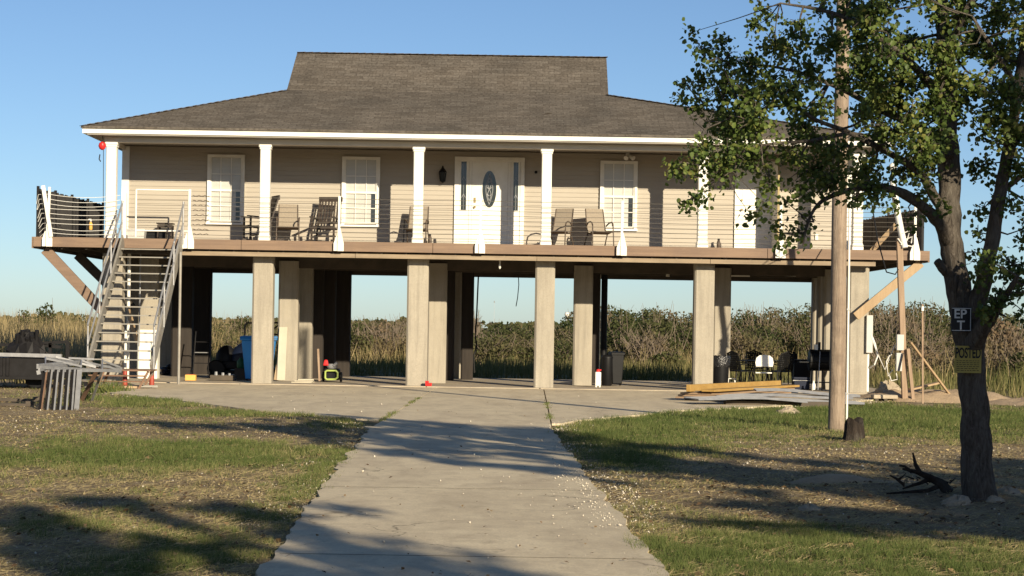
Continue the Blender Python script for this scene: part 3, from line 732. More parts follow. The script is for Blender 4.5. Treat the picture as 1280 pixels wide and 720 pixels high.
k.build('handle', MT['brass'], door)
MB().bx(-1.2, -.0, yf-.40, yf-.08, DZ+.002, DZ+.03).build('door_mat', MT['black'], house)
# --- second door at the right, storm door ajar
x0, x1 = 5.76, 6.79
d2 = MB().bx(x0, x0+.1, yf-.05, yf, DZ, 5.88).bx(x1-.1, x1, yf-.05, yf, DZ, 5.88).bx(x0, x1, yf-.05, yf, 5.88, 5.97).build('side_door', MT['white'], house)
MB().bx(x0+.1, x1-.1, yf-.03, yf-.004, DZ+.04, 5.878).build('door_leaf', MT['white'], d2)
for zc, hh in ((4.25,.62),(5.35,.75)):
    for xc in (x0+.33, x1-.33): MB().box((xc, yf-.032, zc), (.26,.012,hh)).build('door_panel', MT['white'], d2, bevel=.004)
MB().tube([(x0+.18,yf-.03,4.7),(x0+.18,yf-.1,4.7)], .032, 10).tube([(x0+.18,yf-.03,4.95),(x0+.18,yf-.06,4.95)], .03, 10).build('handle', MT['brass'], d2, smooth=True)
sdoor = MB().bar((x1-.05,yf-.06,4.75), (x1-.02,yf-.95,4.75), .035, 2.2).build('storm_door', MT['pvc'], d2)
MB().bar((x1-.02,yf-.965,4.75), (x1-.018,yf-.985,4.75), .05, 2.2).build('edge_strip', MT['brass'], d2)
MB().bx(GX(1013,52.6), GX(1016.5,52.6), yf-.03, yf, 3.95, 4.1).build('power_outlet', MT['pvc'], house)
# --- porch lamps
p = P(553.5, 220, 52.0); y = yf-.16
lamp = MB().tube([(p.x,yf,p.z+.05),(p.x,y,p.z+.16),(p.x,y,p.z+.1)], .014, 6).box((p.x,yf-.012,p.z+.02), (.09,.02,.2)).build('porch_lamp', MT['blackmetal'], house)
mb = MB().lathe((p.x,y,p.z), [(.015,.26),(.03,.2),(.10,.11),(.105,.09)], 6).lathe((p.x,y,p.z), [(.06,-.16),(.075,-.14),(.02,-.19)], 6)
for i in range(6):
    a = 2*math.pi*i/6; mb.tube([(p.x+.095*math.cos(a),y+.095*math.sin(a),p.z+.1),(p.x+.065*math.cos(a),y+.065*math.sin(a),p.z-.15)], .008, 4)
mb.build('lantern_cage', MT['blackmetal'], lamp)
MB().lathe((p.x,y,p.z-.14), [(.058,0),(.085,.22)], 6).build('lantern_glass', MT['glassblack'], lamp)
p = P(786, 195, 52.0)
fl = MB().tube([(p.x-.03,yf,p.z+.06),(p.x-.03,yf-.06,p.z+.06)], .05, 12).build('flood_light', MT['pvc'], house, smooth=True)
for s in (-1, 1):
    a = Vector((p.x-.03, yf-.07, p.z+.03)); b = a+Vector((s*.1+.05, -.12, -.10))
    MB().tube([a, a+(b-a)*.5, b], [.02,.045,.065], 12).build('lamp_head', MT['pvc'], fl, smooth=True)
p = P(670, 215, 52.0); MB().tube([(p.x,yf,p.z),(p.x,yf-.04,p.z)], .04, 10).build('door_chime', MT['black'], house)
# --- meter panel on the right pillar
x = GX(1085.5, 50.0)
pn = MB().bx(x-.07, x+.09, 49.9, 50.2, GZ(441,50,1085), GZ(394,50,1085)).build('meter_panel', MT['greybox'], house, bevel=.01)
MB().tube([(x,50.05,GZ(441,50,1085)),(x,50.05,.08)], .035, 10).build('conduit', MT['pvc'], pn, smooth=True)
c = [P(1088,415,50), P(1094,430,49.9), P(1097,445,49.8), P(1093,456,49.8), P(1087,460,50)]
MB().tube(c, .018, 6).build('white_cable', MT['pvc'], pn, smooth=True)

# ================================================================== STAIRCASE
SX0, SX1 = -9.62, -8.17
yb, zb_, yt, zt = 45.6, .46, 49.36, 3.52
stair = thing('staircase', ((SX0+SX1)/2, 45.5, 0), 'steep grey metal staircase with open treads climbing to the left end of the deck', 'staircase')
slope = Vector((0, yt-yb, zt-zb_))
for x in (SX0, SX1):
    MB().bar((x, yb-.12, zb_-.02), (x, yt+.02, zt+.02), .05, .33).build('stringer', MT['stairmetal'], stair, bevel=.005)
N = 15
for i in range(1, N):
    t = i/N; y = yb+slope.y*t; z = zb_+slope.z*t
    MB().bx(SX0+.03, SX1-.03, y-.13, y+.13, z-.011, z+.011).bx(SX0+.03, SX1-.03, y-.135, y-.131, z-.016, z+.012).build('tread', MT['stairmetal'], stair)
# bottom landing of rusty plank on splayed legs
lp = [P(118,462,45.4), P(190,462,45.4)]
MB().bx(-9.78, -8.08, 44.9, 45.7, .425, .46).build('landing', MT['rust'], stair)
for x, dx in ((-9.15,-.16),(-8.15,-.22)):
    for yy in (45.0, 45.6): MB().bar((x,yy,.425), (x+dx,yy-.05,.0), .07, .05).build('leg', MT['rust'], stair)
MB().bx(-9.5, -8.2, 45.0, 45.05, .3, .33).bx(-9.5, -8.2, 45.0, 45.05, .17, .2).build('leg_rail', MT['rust'], stair)
# handrails
for x in (SX0-.03, SX1+.03):
    top = [(x, yb-.05, zb_+.98), (x, yt+.05, zt+.98)]
    MB().tube(top, .024, 8).build('handrail', MT['galv'], stair, smooth=True)
    MB().tube([(x, yb-.05, zb_+.52), (x, yt+.05, zt+.52)], .02, 8).build('handrail', MT['galv'], stair, smooth=True)
    for t in (0, .33, .66, 1.0):
        y = yb+slope.y*t; z = zb_+slope.z*t
        MB().tube([(x, y, z-.05), (x, y-.02, z+1.0)], .022, 8).build('rail_post', MT['galv'], stair, smooth=True)
# props
x = GX(224, 48.7)
MB().tube([(x,48.7,.03),(x,48.7,3.25)], .035, 10).build('prop_post', MT['stairmetal'], stair, smooth=True)
for px, Y in ((190.5,46.2),(157,47.2)):
    x = GX(px, Y)
    o = MB().tube([(x,Y,.42),(x,Y,.95+ (.1 if px > 170 else .4))], .035, 10).build('prop_post', MT['pvc'], stair, smooth=True)
    MB().lathe((x,Y,0), [(.10,.03),(.062,.05),(.052,.40),(.045,.42)], 12).build('red_foot', MT['redpaint'], o, smooth=True)
x = GX(159, 50.9); MB().tube([(x,51,.08),(x,51,3.3)], .045, 10).build('prop_post', MT['pvc'], stair, smooth=True)
x = GX(174, 51.6); MB().tube([(x,51.6,.9),(x,51.6,3.3)], .018, 6).build('prop_post', MT['galv'], stair, smooth=True)
MB().bar(P(160,388,50.9), P(171,424,49.6), .05, .24).build('brace_board', MT['newwood'], stair)
for a, b in ((P(126,486,44.7), P(156,466,45.2)), (P(150,468,45.2), P(164,474,44.9)), (P(122,483,45.0), P(140,489,44.6))):
    pass

# ================================================================== RAILING
rail = thing('cable_railing', (0, 49.42, DZ), 'cable railing with tapered white posts along the front edge of the deck', 'railing')
def rpost(x, lean=0.0, y=49.40, top=4.78):
    mb = MB()
    mb.bar((x, y, 3.40), (x+lean, y, top), .058, .058, (0,1,0))
    o = mb.build('railing_post', MT['white'], rail, bevel=.005)
    MB().prism([(x-.03,3.36),(x+.125,3.36),(x+.125,3.55),(x+.04,3.92),(x-.03,3.92)], y-.052, y-.039).build('bracket', MT['white'], o)
    MB().prism([(x-.125,3.365),(x-.045,3.365),(x-.045,3.74),(x-.06,3.74),(x-.125,3.55)], y-.056, y+.0).build('bracket', MT['white'], o)
px_posts = [60, 237, 424, 600.5, 777.5, 976, 1144]
xs_p = [GX(p, 49.4, 280) for p in px_posts]
for i, x in enumerate(xs_p): rpost(x, 0.03 if i == 0 else 0, top=4.83 if i in (0,1,6) else 4.72)
for k in range(9):
    z = 3.71+k*.118
    mb = MB()
    for a, b in zip(xs_p[1:-1], xs_p[2:]):
        sag = random.uniform(.004, .022); seg = []
        for t in np.linspace(0, 1, 7): seg.append((a+(b-a)*t, 49.39, z-4*sag*t*(1-t)+random.uniform(-.003,.003)))
        mb.tube(seg, .0062, 5)
    mb.build('cable', MT['cable'], rail)
    # left bay, slack and bowed
    a, b = xs_p[0], GX(150, 49.4, 280); seg = []; sag = random.uniform(.02, .09)
    for t in np.linspace(0, 1, 9): seg.append((a+(b-a)*t, 49.39-.05*math.sin(t*3.1), z-4*sag*t*(1-t)))
    mb = MB().tube(seg, .0065, 5)
    mb.tube([(a,49.39,z),(a-.10-.02*k,49.45,z-.02+.02*random.random()),(a-.22-.012*k,49.5,z-.12-.03*k*random.random())], .006, 5)
    mb.build('cable', MT['pvc'], rail)
# coiled cable tails by the stair post
mb = MB()
for k in range(9):
    z = 3.72+k*.118; x = xs_p[1]+.08
    pts = [(x+.05*i, 49.36, z+.018*math.sin(i*2.1+k)) for i in range(9)]
    mb.tube(pts, .008, 5)
mb.build('cable_tail', MT['chairframe'], rail)
# white board leaning on the end post
MB().bar(P(64,296,49.32), P(54,232,49.32), .09, .03, (0,1,0)).build('loose_board', MT['white'], rail)
MB().bx(GX(156,49.5,280)-.04, GX(156,49.5,280)+.04, 49.46, 49.54, 3.55, 4.72).build('railing_post', MT['white'], rail)
MB().bx(xs_p[1]-.22, xs_p[1]-.12, 49.36, 49.44, 3.36, 3.62).build('bracket', MT['white'], rail)
# gate across the stair head
gt = thing('stair_gate', (GX(204,49.6,265), 50.3, DZ), 'white framed cable gate standing at the head of the stairs', 'gate')
gx0, gx1, gz0, gz1, gy = GX(170,50.3,265), GX(236,50.3,265), GZ(290,50.3,200)+.03, GZ(239,50.3,200)+.03, 50.3
mb = MB()
mb.tube([(gx0,gy,gz0),(gx1,gy,gz0)], .022, 8).tube([(gx0,gy,gz1),(gx1,gy,gz1)], .022, 8).tube([(gx0,gy,gz0-.16),(gx0,gy,gz1)], .022, 8).tube([(gx1,gy,gz0-.16),(gx1,gy,gz1)], .022, 8)
mb.build('gate_frame', MT['white'], gt, smooth=True)
for k in range(7):
    z = gz0+(gz1-gz0)*(k+1)/8
    MB().tube([(gx0,gy,z),(gx1,gy,z)], .005, 5).build('cable', MT['cable'], gt)
# dark corrugated windbreaks at both ends of the deck
def windbreak(name, a, b, z0, z1a, z1b, mat, label):
    a = Vector(a); b = Vector(b); L = (b-a).length; n = int(L/.09); mb = MB(); d = (b-a)/n; nn = Vector((-d.y, d.x, 0)).normalized()
    pts = []
    for i in range(n+1):
        p = a+d*i + nn*(.025 if i % 2 else -.025); t = i/n
        pts.append((p, z1a+(z1b-z1a)*t+ (.02*math.sin(i*1.7))))
    o = len(mb.v)
    for p, z in pts: mb.v += [(p.x, p.y, z0), (p.x, p.y, z)]
    for p, z in pts: mb.v += [(p.x+nn.x*.012, p.y+nn.y*.012, z0), (p.x+nn.x*.012, p.y+nn.y*.012, z)]
    m = 2*(n+1)
    for i in range(n):
        mb.f += [(2*i, 2*i+2, 2*i+3, 2*i+1), (m+2*i, m+2*i+1, m+2*i+3, m+2*i+2), (2*i+1, 2*i+3, m+2*i+3, m+2*i+1)]
    mb.f += [(0,1,m+1,m),(2*n,m+2*n,m+2*n+1,2*n+1)]
    t = thing(name, (a.x, a.y, z0), label, 'screen')
    mb.build('panel', MT[mat], t, fix=False)
    for q in (0, .25, .5, .75, 1):
        p = a+(b-a)*q; z = z1a+(z1b-z1a)*q
        MB().box((p.x,p.y,(z0+z)/2+.03), (.06,.06,z-z0+.06)).build('post', MT['darksteel'], t)
    return t
windbreak('deck_windbreak', (-11.78,49.56,0), (-11.2,54.6,0), DZ+.002, 4.80, 4.72, 'screen', 'black corrugated screen along the left end of the deck')
windbreak('deck_windbreak', (10.16,49.6,0), (9.88,57.2,0), DZ+.002, 4.66, 4.74, 'screenbrown', 'grey brown corrugated screen along the right end of the deck')
MB_ = MB()
t = thing('end_railing', (9.6, 57.0, DZ), 'short black bar railing at the back of the right deck end', 'railing')
mb = MB().bx(9.0, 9.75, 57.0, 57.04, 4.66, 4.70).bx(9.0, 9.75, 57.0, 57.04, 3.70, 3.74)
for i in range(7): mb.bx(9.02+i*.118, 9.04+i*.118, 57.01, 57.03, 3.60, 4.66)
mb.build('bars', MT['blackmetal'], t)
# ================================================================== PORCH FURNITURE
def sling_chair(label):
    t = thing('patio_chair', (0,0,0), label, 'chair', 'sling patio chairs on the porch')
    fr = MT['chairframe']
    for s in (-1, 1):
        MB().tube([(s*.29,-.30,0),(s*.285,-.27,.34),(s*.28,-.25,.56)], .016, 7).build('leg', fr, t, smooth=True)
        MB().tube([(s*.27,.08,.40),(s*.28,.22,.2),(s*.29,.33,0)], .016, 7).build('leg', fr, t, smooth=True)
        MB().tube([(s*.28,-.25,.56),(s*.285,-.22,.63),(s*.29,-.12,.665),(s*.285,.05,.65),(s*.27,.19,.58)], .019, 7).build('armrest', fr, t, smooth=True)
        MB().tube([(s*.255,-.28,.42),(s*.255,0,.375),(s*.255,.13,.38),(s*.25,.20,.48),(s*.245,.30,.80),(s*.24,.36,1.02)], .015, 7).build('frame', fr, t, smooth=True)
    def sl(pts, w0, w1):
        mb = MB(); n = len(pts)
        for i, (y, z) in enumerate(pts):
            w = w0+(w1-w0)*i/(n-1); mb.v += [(-w,y,z),(w,y,z)]
        for i, (y, z) in enumerate(pts):
            w = w0+(w1-w0)*i/(n-1); mb.v += [(-w,y+.006,z-.008),(w,y+.006,z-.008)]
        m = 2*n
        for i in range(n-1):
            mb.f += [(2*i,2*i+1,2*i+3,2*i+2),(m+2*i,m+2*i+2,m+2*i+3,m+2*i+1),(2*i,2*i+2,m+2*i+2,m+2*i),(2*i+1,m+2*i+1,m+2*i+3,2*i+3)]
        mb.f += [(0,m,m+1,1),(m-2,m-1,2*m-1,2*m-2)]
        return mb
    sl([(-.29,.425),(-.2,.40),(0,.372),(.12,.378)], .25, .25).build('seat', MT['sling'], t, local=True)
    sl([(.125,.385),(.20,.49),(.27,.68),(.33,.88),(.365,1.03)], .248, .238).build('backrest', MT['sling'], t, local=True)
    MB().tube([(-.27,.1,.37),(.27,.1,.37)], .014, 6).build('crossbar', fr, t, smooth=True); MB().tube([(-.27,-.28,.41),(.27,-.28,.41)], .014, 6).build('crossbar', fr, t, smooth=True)
    return t
c0 = sling_chair('x')
spots = [(360, 51.3, .10, 'taupe sling chair between the tilted rocker and the upright slat rocker'),
         (521, 51.2, -.12, 'taupe sling chair half hidden by the column left of the front door'),
         (699, 51.2, -.42, 'taupe sling chair turned left beside the column right of the front door'),
         (749, 51.1, .34, 'taupe sling chair in front of the right window, turned to the right')]
for i, (px, Y, rz, lab) in enumerate(spots):
    o = c0 if i == 0 else copy_tree(c0)
    o.location = (GX(px, Y, 280), Y, DZ+.002); o.rotation_euler = (0,0,rz); o['label'] = lab
def rocker(label, rock=0.0):
    t = thing('rocking_chair', (0,0,0), label, 'rocking chair', 'dark slatted rocking chairs on the porch')
    m = MT['darkchair']
    for s in (-1, 1):
        x = s*.29
        pts = [(x, y, .035+.16*y*y) for y in np.linspace(-.48, .62, 9)]
        mb = MB()
        for a, b in zip(pts, pts[1:]): mb.bar(a, b, .035, .05)
        mb.build('rocker', m, t)
        MB().bar((x,-.27,.05), (x,-.27,.66), .045, .045, (0,1,0)).build('leg', m, t)
        MB().bar((x,.24,.05), (x,.26,.5), .045, .045, (0,1,0)).build('leg', m, t)
        MB().bar((x,-.36,.675), (x,.32,.64), .085, .03).build('armrest', m, t)
        MB().bar((x*.93,.22,.38), (x*.93,.46,1.16), .05, .035, (0,1,0)).build('back_post', m, t)
    mb = MB()
    for k in range(6): mb.bar((-.27,-.28+k*.095,.435-.012*k), (.27,-.28+k*.095,.435-.012*k), .08, .022)
    mb.bar((-.28,-.29,.39), (.28,-.29,.39), .03, .06); mb.build('seat', m, t)
    MB().bar((-.31,.475,1.17), (.31,.475,1.17), .035, .12).build('back_rail', m, t); MB().bar((-.27,.29,.56), (.27,.29,.56), .03, .06).build('back_rail', m, t)
    for k in range(6):
        x = -.205+k*.082
        MB().bar((x,.285,.56), (x,.46,1.14), .042, .016, (0,1,0)).build('back_slat', m, t)
    MB().bar((-.28,-.1,.2), (.28,-.1,.2), .03, .03).build('stretcher', m, t); MB().bar((-.28,.2,.2), (.28,.2,.2), .03, .03).build('stretcher', m, t)
    return t
r0 = rocker('dark slatted rocking chair tipped back behind the second column, turned left')
r0.location = (GX(322, 51.2, 280), 51.2, DZ+.002); r0.rotation_euler = (math.radians(0), 0, math.radians(-66))
r1 = copy_tree(r0); r1['label'] = 'dark slatted rocking chair with a tall back facing out beside the left railing post'
r1.location = (GX(407, 51.1, 280), 51.1, DZ+.002); r1.rotation_euler = (0,0,math.radians(-10))
# side table and planter at the stair head
px, Y = 207, 51.6
t = thing('side_table', (GX(px, Y, 285), Y, DZ+.002), 'small dark side table standing behind the stair gate', 'table')
MB().box((0,0,.475), (.42,.36,.03)).build('tabletop', MT['darkchair'], t, local=True)
MB().box((0,0,.41), (.36,.30,.06)).build('apron', MT['darkchair'], t, local=True)
for sx in (-1, 1):
    for sy in (-1, 1): MB().box((sx*.17,sy*.14,.22), (.04,.04,.44)).build('leg', MT['darkchair'], t, local=True)
t = thing('planter', (GX(171, 51.5, 290), 51.5, DZ+.002), 'grey trough planter standing on the deck beside the stair head', 'planter')
MB().frustum((0,0), .40, .26, .46, .32, 0, .30).build('trough', MT['greybox'], t, local=True)
MB().frustum((0,0), .48, .34, .48, .34, .301, .32).build('trough_rim', MT['greybox'], t, local=True)
t = thing('storage_bench', (GX(193, 51.8, 290), 51.8, DZ+.002), 'low black storage bench behind the stair gate', 'bench')
MB().box((0,0,.13), (.62,.3,.22)).build('chest', MT['black'], t, local=True, bevel=.01)
MB().box((0,0,.265), (.66,.34,.04)).build('lid', MT['black'], t, local=True, bevel=.01)
for px, lab in ((537.5, 'slim dark bottle standing on the deck between the left sling chair and the front door'), (898.5, 'slim dark bottle standing on the deck left of the right hand door')):
    t = thing('bottle', (GX(px, 51.8, 290), 51.8, DZ+.002), lab, 'bottle')
    MB().lathe((0,0,0), [(.045,0),(.05,.02),(.05,.22),(.03,.28)], 12).build('body', MT['chairframe'], t, local=True, smooth=True)
    MB().lathe((0,0,.281), [(.032,0),(.032,.05)], 12).build('cap', MT['black'], t, local=True)
# red float hung from the eave corner
p = P(128, 182, 49.6)
t = thing('hanging_float', p, 'red float hanging on a thin cord from the left eave corner', 'float')
MB().tube([(p.x,p.y,6.16),(p.x,p.y,p.z+.09)], .008, 5).tube([(p.x+.03,p.y,p.z-.1),(p.x+.05,p.y,4.2),(p.x+.03,p.y,3.62)], .008, 5).build('cord', MT['blackcable'], t)
MB().lathe((p.x,p.y,p.z-.11), [(.02,0),(.07,.03),(.1,.10),(.08,.17),(.02,.21)], 14).build('ball', MT['redplastic'], t, smooth=True)
MB().tube([P(125,193,49.6), P(124,199,49.6), P(126,202,49.6)], .015, 6).build('hook', MT['darksteel'], t, smooth=True)
p = P(128.5, 277, 51.2)
t = thing('spray_bottle', (p.x, 49.75, 3.602+.15), 'yellow spray bottle hanging against the left corner column', 'bottle')
MB().lathe((p.x,49.75,3.80), [(.03,0),(.045,.02),(.045,.15),(.018,.21)], 10).build('body', MT['yellow'], t, smooth=True)
MB().lathe((p.x,49.75,4.011), [(.02,0),(.02,.03)], 8).box((p.x-.02,49.75,4.06), (.07,.025,.03)).build('trigger', MT['pvc'], t)

# ================================================================== UNDER THE HOUSE
FZ = .052
def on(px, Y): return Vector((GX(px, Y, 475), Y, FZ))
def wheel(mb, c, r, w, ax='X', n=16):
    d = Vector((w/2,0,0)) if ax == 'X' else Vector((0,w/2,0))
    c = Vector(c); mb.tube([c-d, c-d*.7, c+d*.7, c+d], [r*.86,r,r,r*.86], n); return mb
def wheelie(name, p, w, h, mat, label, rz=0):
    t = thing(name, p, label, 'bin', rz=rz)
    MB().frustum((0,0), w*.72, w*.74, w*.96, w*.98, .05, h*.9).build('body', MT[mat], t, local=True, bevel=.02)
    MB().frustum((0,-.01), w*1.04, w*1.08, w*1.04, w*1.08, h*.901, h*.94).build('rim', MT[mat], t, local=True, bevel=.01)
    MB().prism([(-w*.56,h*.941),(w*.5,h*.941),(w*.55,h*.965),(w*.3,h*1.0),(-w*.5,h*.985)], -w*.53, w*.53, 'X').build('lid', MT[mat], t, local=True, bevel=.012)
    MB().tube([(-w*.4,w*.5,h*.87),(-w*.4,w*.62,h*.9),(w*.4,w*.62,h*.9),(w*.4,w*.5,h*.87)], .018, 8).build('handle', MT[mat], t, local=True, smooth=True)
    for s in (-1, 1): wheel(MB(), (s*w*.40, w*.36, .11), .11, .05).build('wheel', MT['black'], t, local=True)
    return t
wheelie('wheeled_bin', on(323, 52.1), .84, 1.17, 'bluebin', 'blue wheeled bin half hidden behind the second pillar from the left')
wheelie('wheeled_bin', on(770, 52.9), .36, .90, 'black', 'black wheeled bin standing to the right of the middle pillar', .2)
p = on(758.5, 52.6)
t = thing('round_bin', p, 'slim round black bin squeezed between the middle pillar and the wheeled bin', 'bin')
MB().lathe((0,0,0), [(.12,.0),(.135,.02),(.145,.72)], 16).build('body', MT['black'], t, local=True, smooth=True)
MB().lathe((0,0,.721), [(.155,0),(.155,.03),(.13,.07),(.05,.10)], 16).build('lid', MT['black'], t, local=True, smooth=True)
p = on(747.5, 51.2)
t = thing('fuel_can', p, 'white upright canister with a red cap beside the black bins', 'canister')
MB().box((0,0,.21), (.15,.15,.36)).build('body', MT['pvc'], t, local=True, bevel=.02)
MB().box((-.045,0,.02), (.04,.12,.04)).box((.045,0,.02), (.04,.12,.04)).build('foot', MT['pvc'], t, local=True)
MB().lathe((0,0,.391), [(.05,0),(.05,.05),(.02,.07)], 12).box((.03,0,.44), (.1,.04,.03)).build('cap', MT['redplastic'], t, local=True)
# bin with bag on the right
p = on(900, 51.4)
t = thing('trash_can', p, 'black trash can lined with a crumpled black bag beside the right inner pillar', 'bin')
MB().lathe((0,0,0), [(.20,0),(.205,.02),(.235,.80)], 20).build('body', MT['black'], t, local=True, smooth=True)
mb = MB(); r = random.Random(4); pr = []
for k in range(28):
    pass
mb.lathe((0,0,0), [(.238,.58),(.255,.63),(.25,.72),(.262,.80),(.245,.845),(.2,.835)], 28, False)
mb.v = [(x*(1+r.uniform(-.05,.05)), y*(1+r.uniform(-.05,.05)), z+r.uniform(-.03,.02)) for x, y, z in mb.v]
mb.build('bin_liner', MT['bag'], t, local=True, smooth=True, fix=False)
t = thing('step_stool', on(914, 51.9), 'small white step stool tucked behind the bagged trash can', 'stool')
MB().box((0,0,.26), (.2,.2,.02)).build('step', MT['pvc'], t, local=True)
for s in (-1, 1):
    for q in (-1, 1): MB().bar((s*.08,q*.08,.25), (s*.11,q*.11,0), .025, .025, (0,1,0)).build('leg', MT['pvc'], t, local=True)
# black wrought iron patio set
def iron_chair(label):
    t = thing('iron_chair', (0,0,0), label, 'chair', 'black wrought iron chairs around the patio table')
    m = MT['blackmetal']
    for s in (-1, 1):
        MB().tube([(s*.25,-.24,0),(s*.25,-.24,.42),(s*.27,-.22,.62),(s*.27,.0,.66),(s*.24,.22,.62)], .015, 6).build('leg', m, t, smooth=True)
        MB().tube([(s*.24,.26,0),(s*.235,.22,.44)], .015, 6).build('leg', m, t, smooth=True)
    a = [(-.24,.22,.44),(-.25,.28,.75),(-.2,.31,.90),(0,.33,.97),(.2,.31,.90),(.25,.28,.75),(.24,.22,.44)]
    mb = MB().tube(a, .017, 6)
    for x in np.linspace(-.2, .2, 9): mb.tube([(x,.225,.46),(x,.31,.94-.9*x*x)], .019, 4)
    for z in np.linspace(.5, .88, 8): mb.tube([(-.235,.22+(z-.44)*.2,z),(.235,.22+(z-.44)*.2,z)], .012, 4)
    mb.build('backrest', m, t)
    MB().box((0,-.01,.44), (.5,.47,.02)).build('seat', m, t, local=True)
    return t
def iron_table(p, label):
    t = thing('patio_table', p, label, 'table'); m = MT['blackmetal']
    mb = MB().lathe((0,0,.70), [(.60,0),(.62,.012),(.60,.024)], 36)
    mb.build('tabletop', m, t, local=True)
    for k in range(4):
        a = math.pi/4+k*math.pi/2; c, s = math.cos(a), math.sin(a)
        MB().tube([(c*.2,s*.2,.69),(c*.32,s*.32,.4),(c*.42,s*.42,0)], .018, 6).build('leg', m, t, local=True, smooth=True)
    return t
pt = on(950, 53.2)
iron_table(pt, 'round black metal patio table among the iron chairs at the right of the slab')
ic = iron_chair('x')
for i, (px, Y, rz, lab) in enumerate([(926, 52.6, math.radians(125), 'black iron lattice chair nearest the bagged trash can'), (974, 52.7, math.radians(-150), 'black iron lattice chair at the right side of the patio table, back to the camera'),
                     (945, 54.2, .1, 'black iron lattice chair behind the white folding chair'), (980, 54.1, -.6, 'black iron lattice chair at the far right of the patio table'), (920, 53.9, .7, 'black iron lattice chair at the far left of the patio table')]):
    o = ic if i == 0 else copy_tree(ic)
    o.location = on(px, Y); o.rotation_euler = (0,0,rz); o['label'] = lab
t = thing('folding_chair', on(953, 51.0), 'white folding chair with black legs, seen from behind, in front of the patio table', 'chair', rz=.06)
mb = MB(); poly = []
for x, z in ((-.215,.60),(-.235,.70),(-.21,.82),(-.13,.885),(0,.9),(.13,.885),(.21,.82),(.235,.70),(.215,.60)): poly.append((x, z))
mb.prism(poly, -.245, -.225).build('backrest', MT['pvc'], t, local=True, bevel=.006)
MB().box((0,.02,.44), (.42,.38,.03)).build('seat', MT['pvc'], t, local=True, bevel=.008)
for s in (-1, 1):
    MB().tube([(s*.235,-.24,.88),(s*.235,-.2,.5),(s*.235,.25,0)], .013, 6).build('leg', MT['blackmetal'], t, smooth=True, local=True)
    MB().tube([(s*.22,.2,.44),(s*.22,-.27,0)], .013, 6).build('leg', MT['blackmetal'], t, smooth=True, local=True)
MB().bar((-.235,-.22,.58), (.235,-.22,.58), .02, .02).build('crossbar', MT['blackmetal'], t, local=True); MB().bar((-.22,-.2,.08), (.22,-.2,.08), .02, .02).build('crossbar', MT['blackmetal'], t, local=True)
# box, cooler, bottle and grill by the right pillars
t = thing('storage_box', on(1001, 53.0), 'tall black storage box between the patio chairs and the grill', 'box')
MB().box((0,0,.36), (.42,.42,.72)).build('body', MT['black'], t, local=True, bevel=.02)
MB().box((0,0,.745), (.47,.47,.05)).build('lid', MT['blackmetal'], t, local=True, bevel=.015)
t = thing('cooler', on(1001, 51.9), 'navy blue cooler standing in front of the tall black box', 'cooler')
MB().frustum((0,0), .37, .27, .40, .30, 0, .27).build('body', MT['navy'], t, local=True, bevel=.012)
MB().box((0,0,.30), (.42,.32,.05)).build('lid', MT['navy'], t, local=True, bevel=.012)
MB().tube([(-.2,-.0,.2),(-.22,-.17,.24),(.22,-.17,.24),(.2,0,.2)], .012, 6).build('handle', MT['greybox'], t, local=True)
t = thing('white_bottle', on(1017, 51.3), 'white plastic bottle on the slab beside the navy cooler', 'bottle')
MB().lathe((0,0,0), [(.05,0),(.055,.02),(.055,.15),(.025,.21),(.025,.25)], 12).build('body', MT['pvc'], t, local=True, smooth=True)
t = thing('barrel_grill', on(1031, 51.8), 'black barrel grill with a rounded lid standing before the right pillars', 'grill')
m = MT['blackmetal']
prof = [(-.28,.72)]+[(-.28*math.cos(a), .78+.27*math.sin(a)) for a in np.linspace(0, math.pi, 11)]+[(.28,.72)]
MB().prism([(y, z) for y, z in prof], -.42, .42, 'X').build('lid', m, t, local=True, bevel=.01)
MB().prism([(-.28*math.cos(a), .715-.22*math.sin(a)) for a in np.linspace(0, math.pi, 11)], -.42, .42, 'X').build('firebox', m, t, local=True)
for sx in (-1, 1):
    for sy in (-1, 1): MB().bar((sx*.36,sy*.2,.55), (sx*.38,sy*.24,.0), .035, .035, (0,1,0)).build('leg', m, t, local=True)
MB().box((0,0,.2), (.76,.46,.02)).build('shelf', m, t, local=True)
MB().tube([(-.3,-.28,.86),(-.3,-.34,.88),(.3,-.34,.88),(.3,-.28,.86)], .014, 6).build('handle', m, t, local=True)
MB().box((-.56,0,.72), (.26,.4,.03)).build('side_shelf', m, t, local=True)
MB().tube([(-.15,.05,1.04),(-.15,.05,1.24)], .035, 8).build('chimney', m, t, local=True)
pg = on(1031, 51.8)
t = thing('paper_towels', (GX(1020,51.7,430), 51.7, FZ+.98), 'white paper roll standing on top of the black grill', 'paper roll')
MB().lathe((0,0,.06), [(.05,0),(.052,.01),(.052,.13),(.05,.14)], 14).build('roll', MT['pvc'], t, local=True)
MB().tube([(0,0,.202),(0,0,.24)], .016, 8).build('core', MT['plywood'], t, local=True)
t = thing('rake', on(1024, 51.15), 'thin metal rake leaning against the black grill', 'rake')
MB().tube([(-.03,0,.02),(.06,.33,1.0)], .012, 6).build('handle', MT['galv'], t, local=True)
MB().bar((-.15,0,.012), (.09,0,.012), .02, .02).build('head', MT['darksteel'], t, local=True)
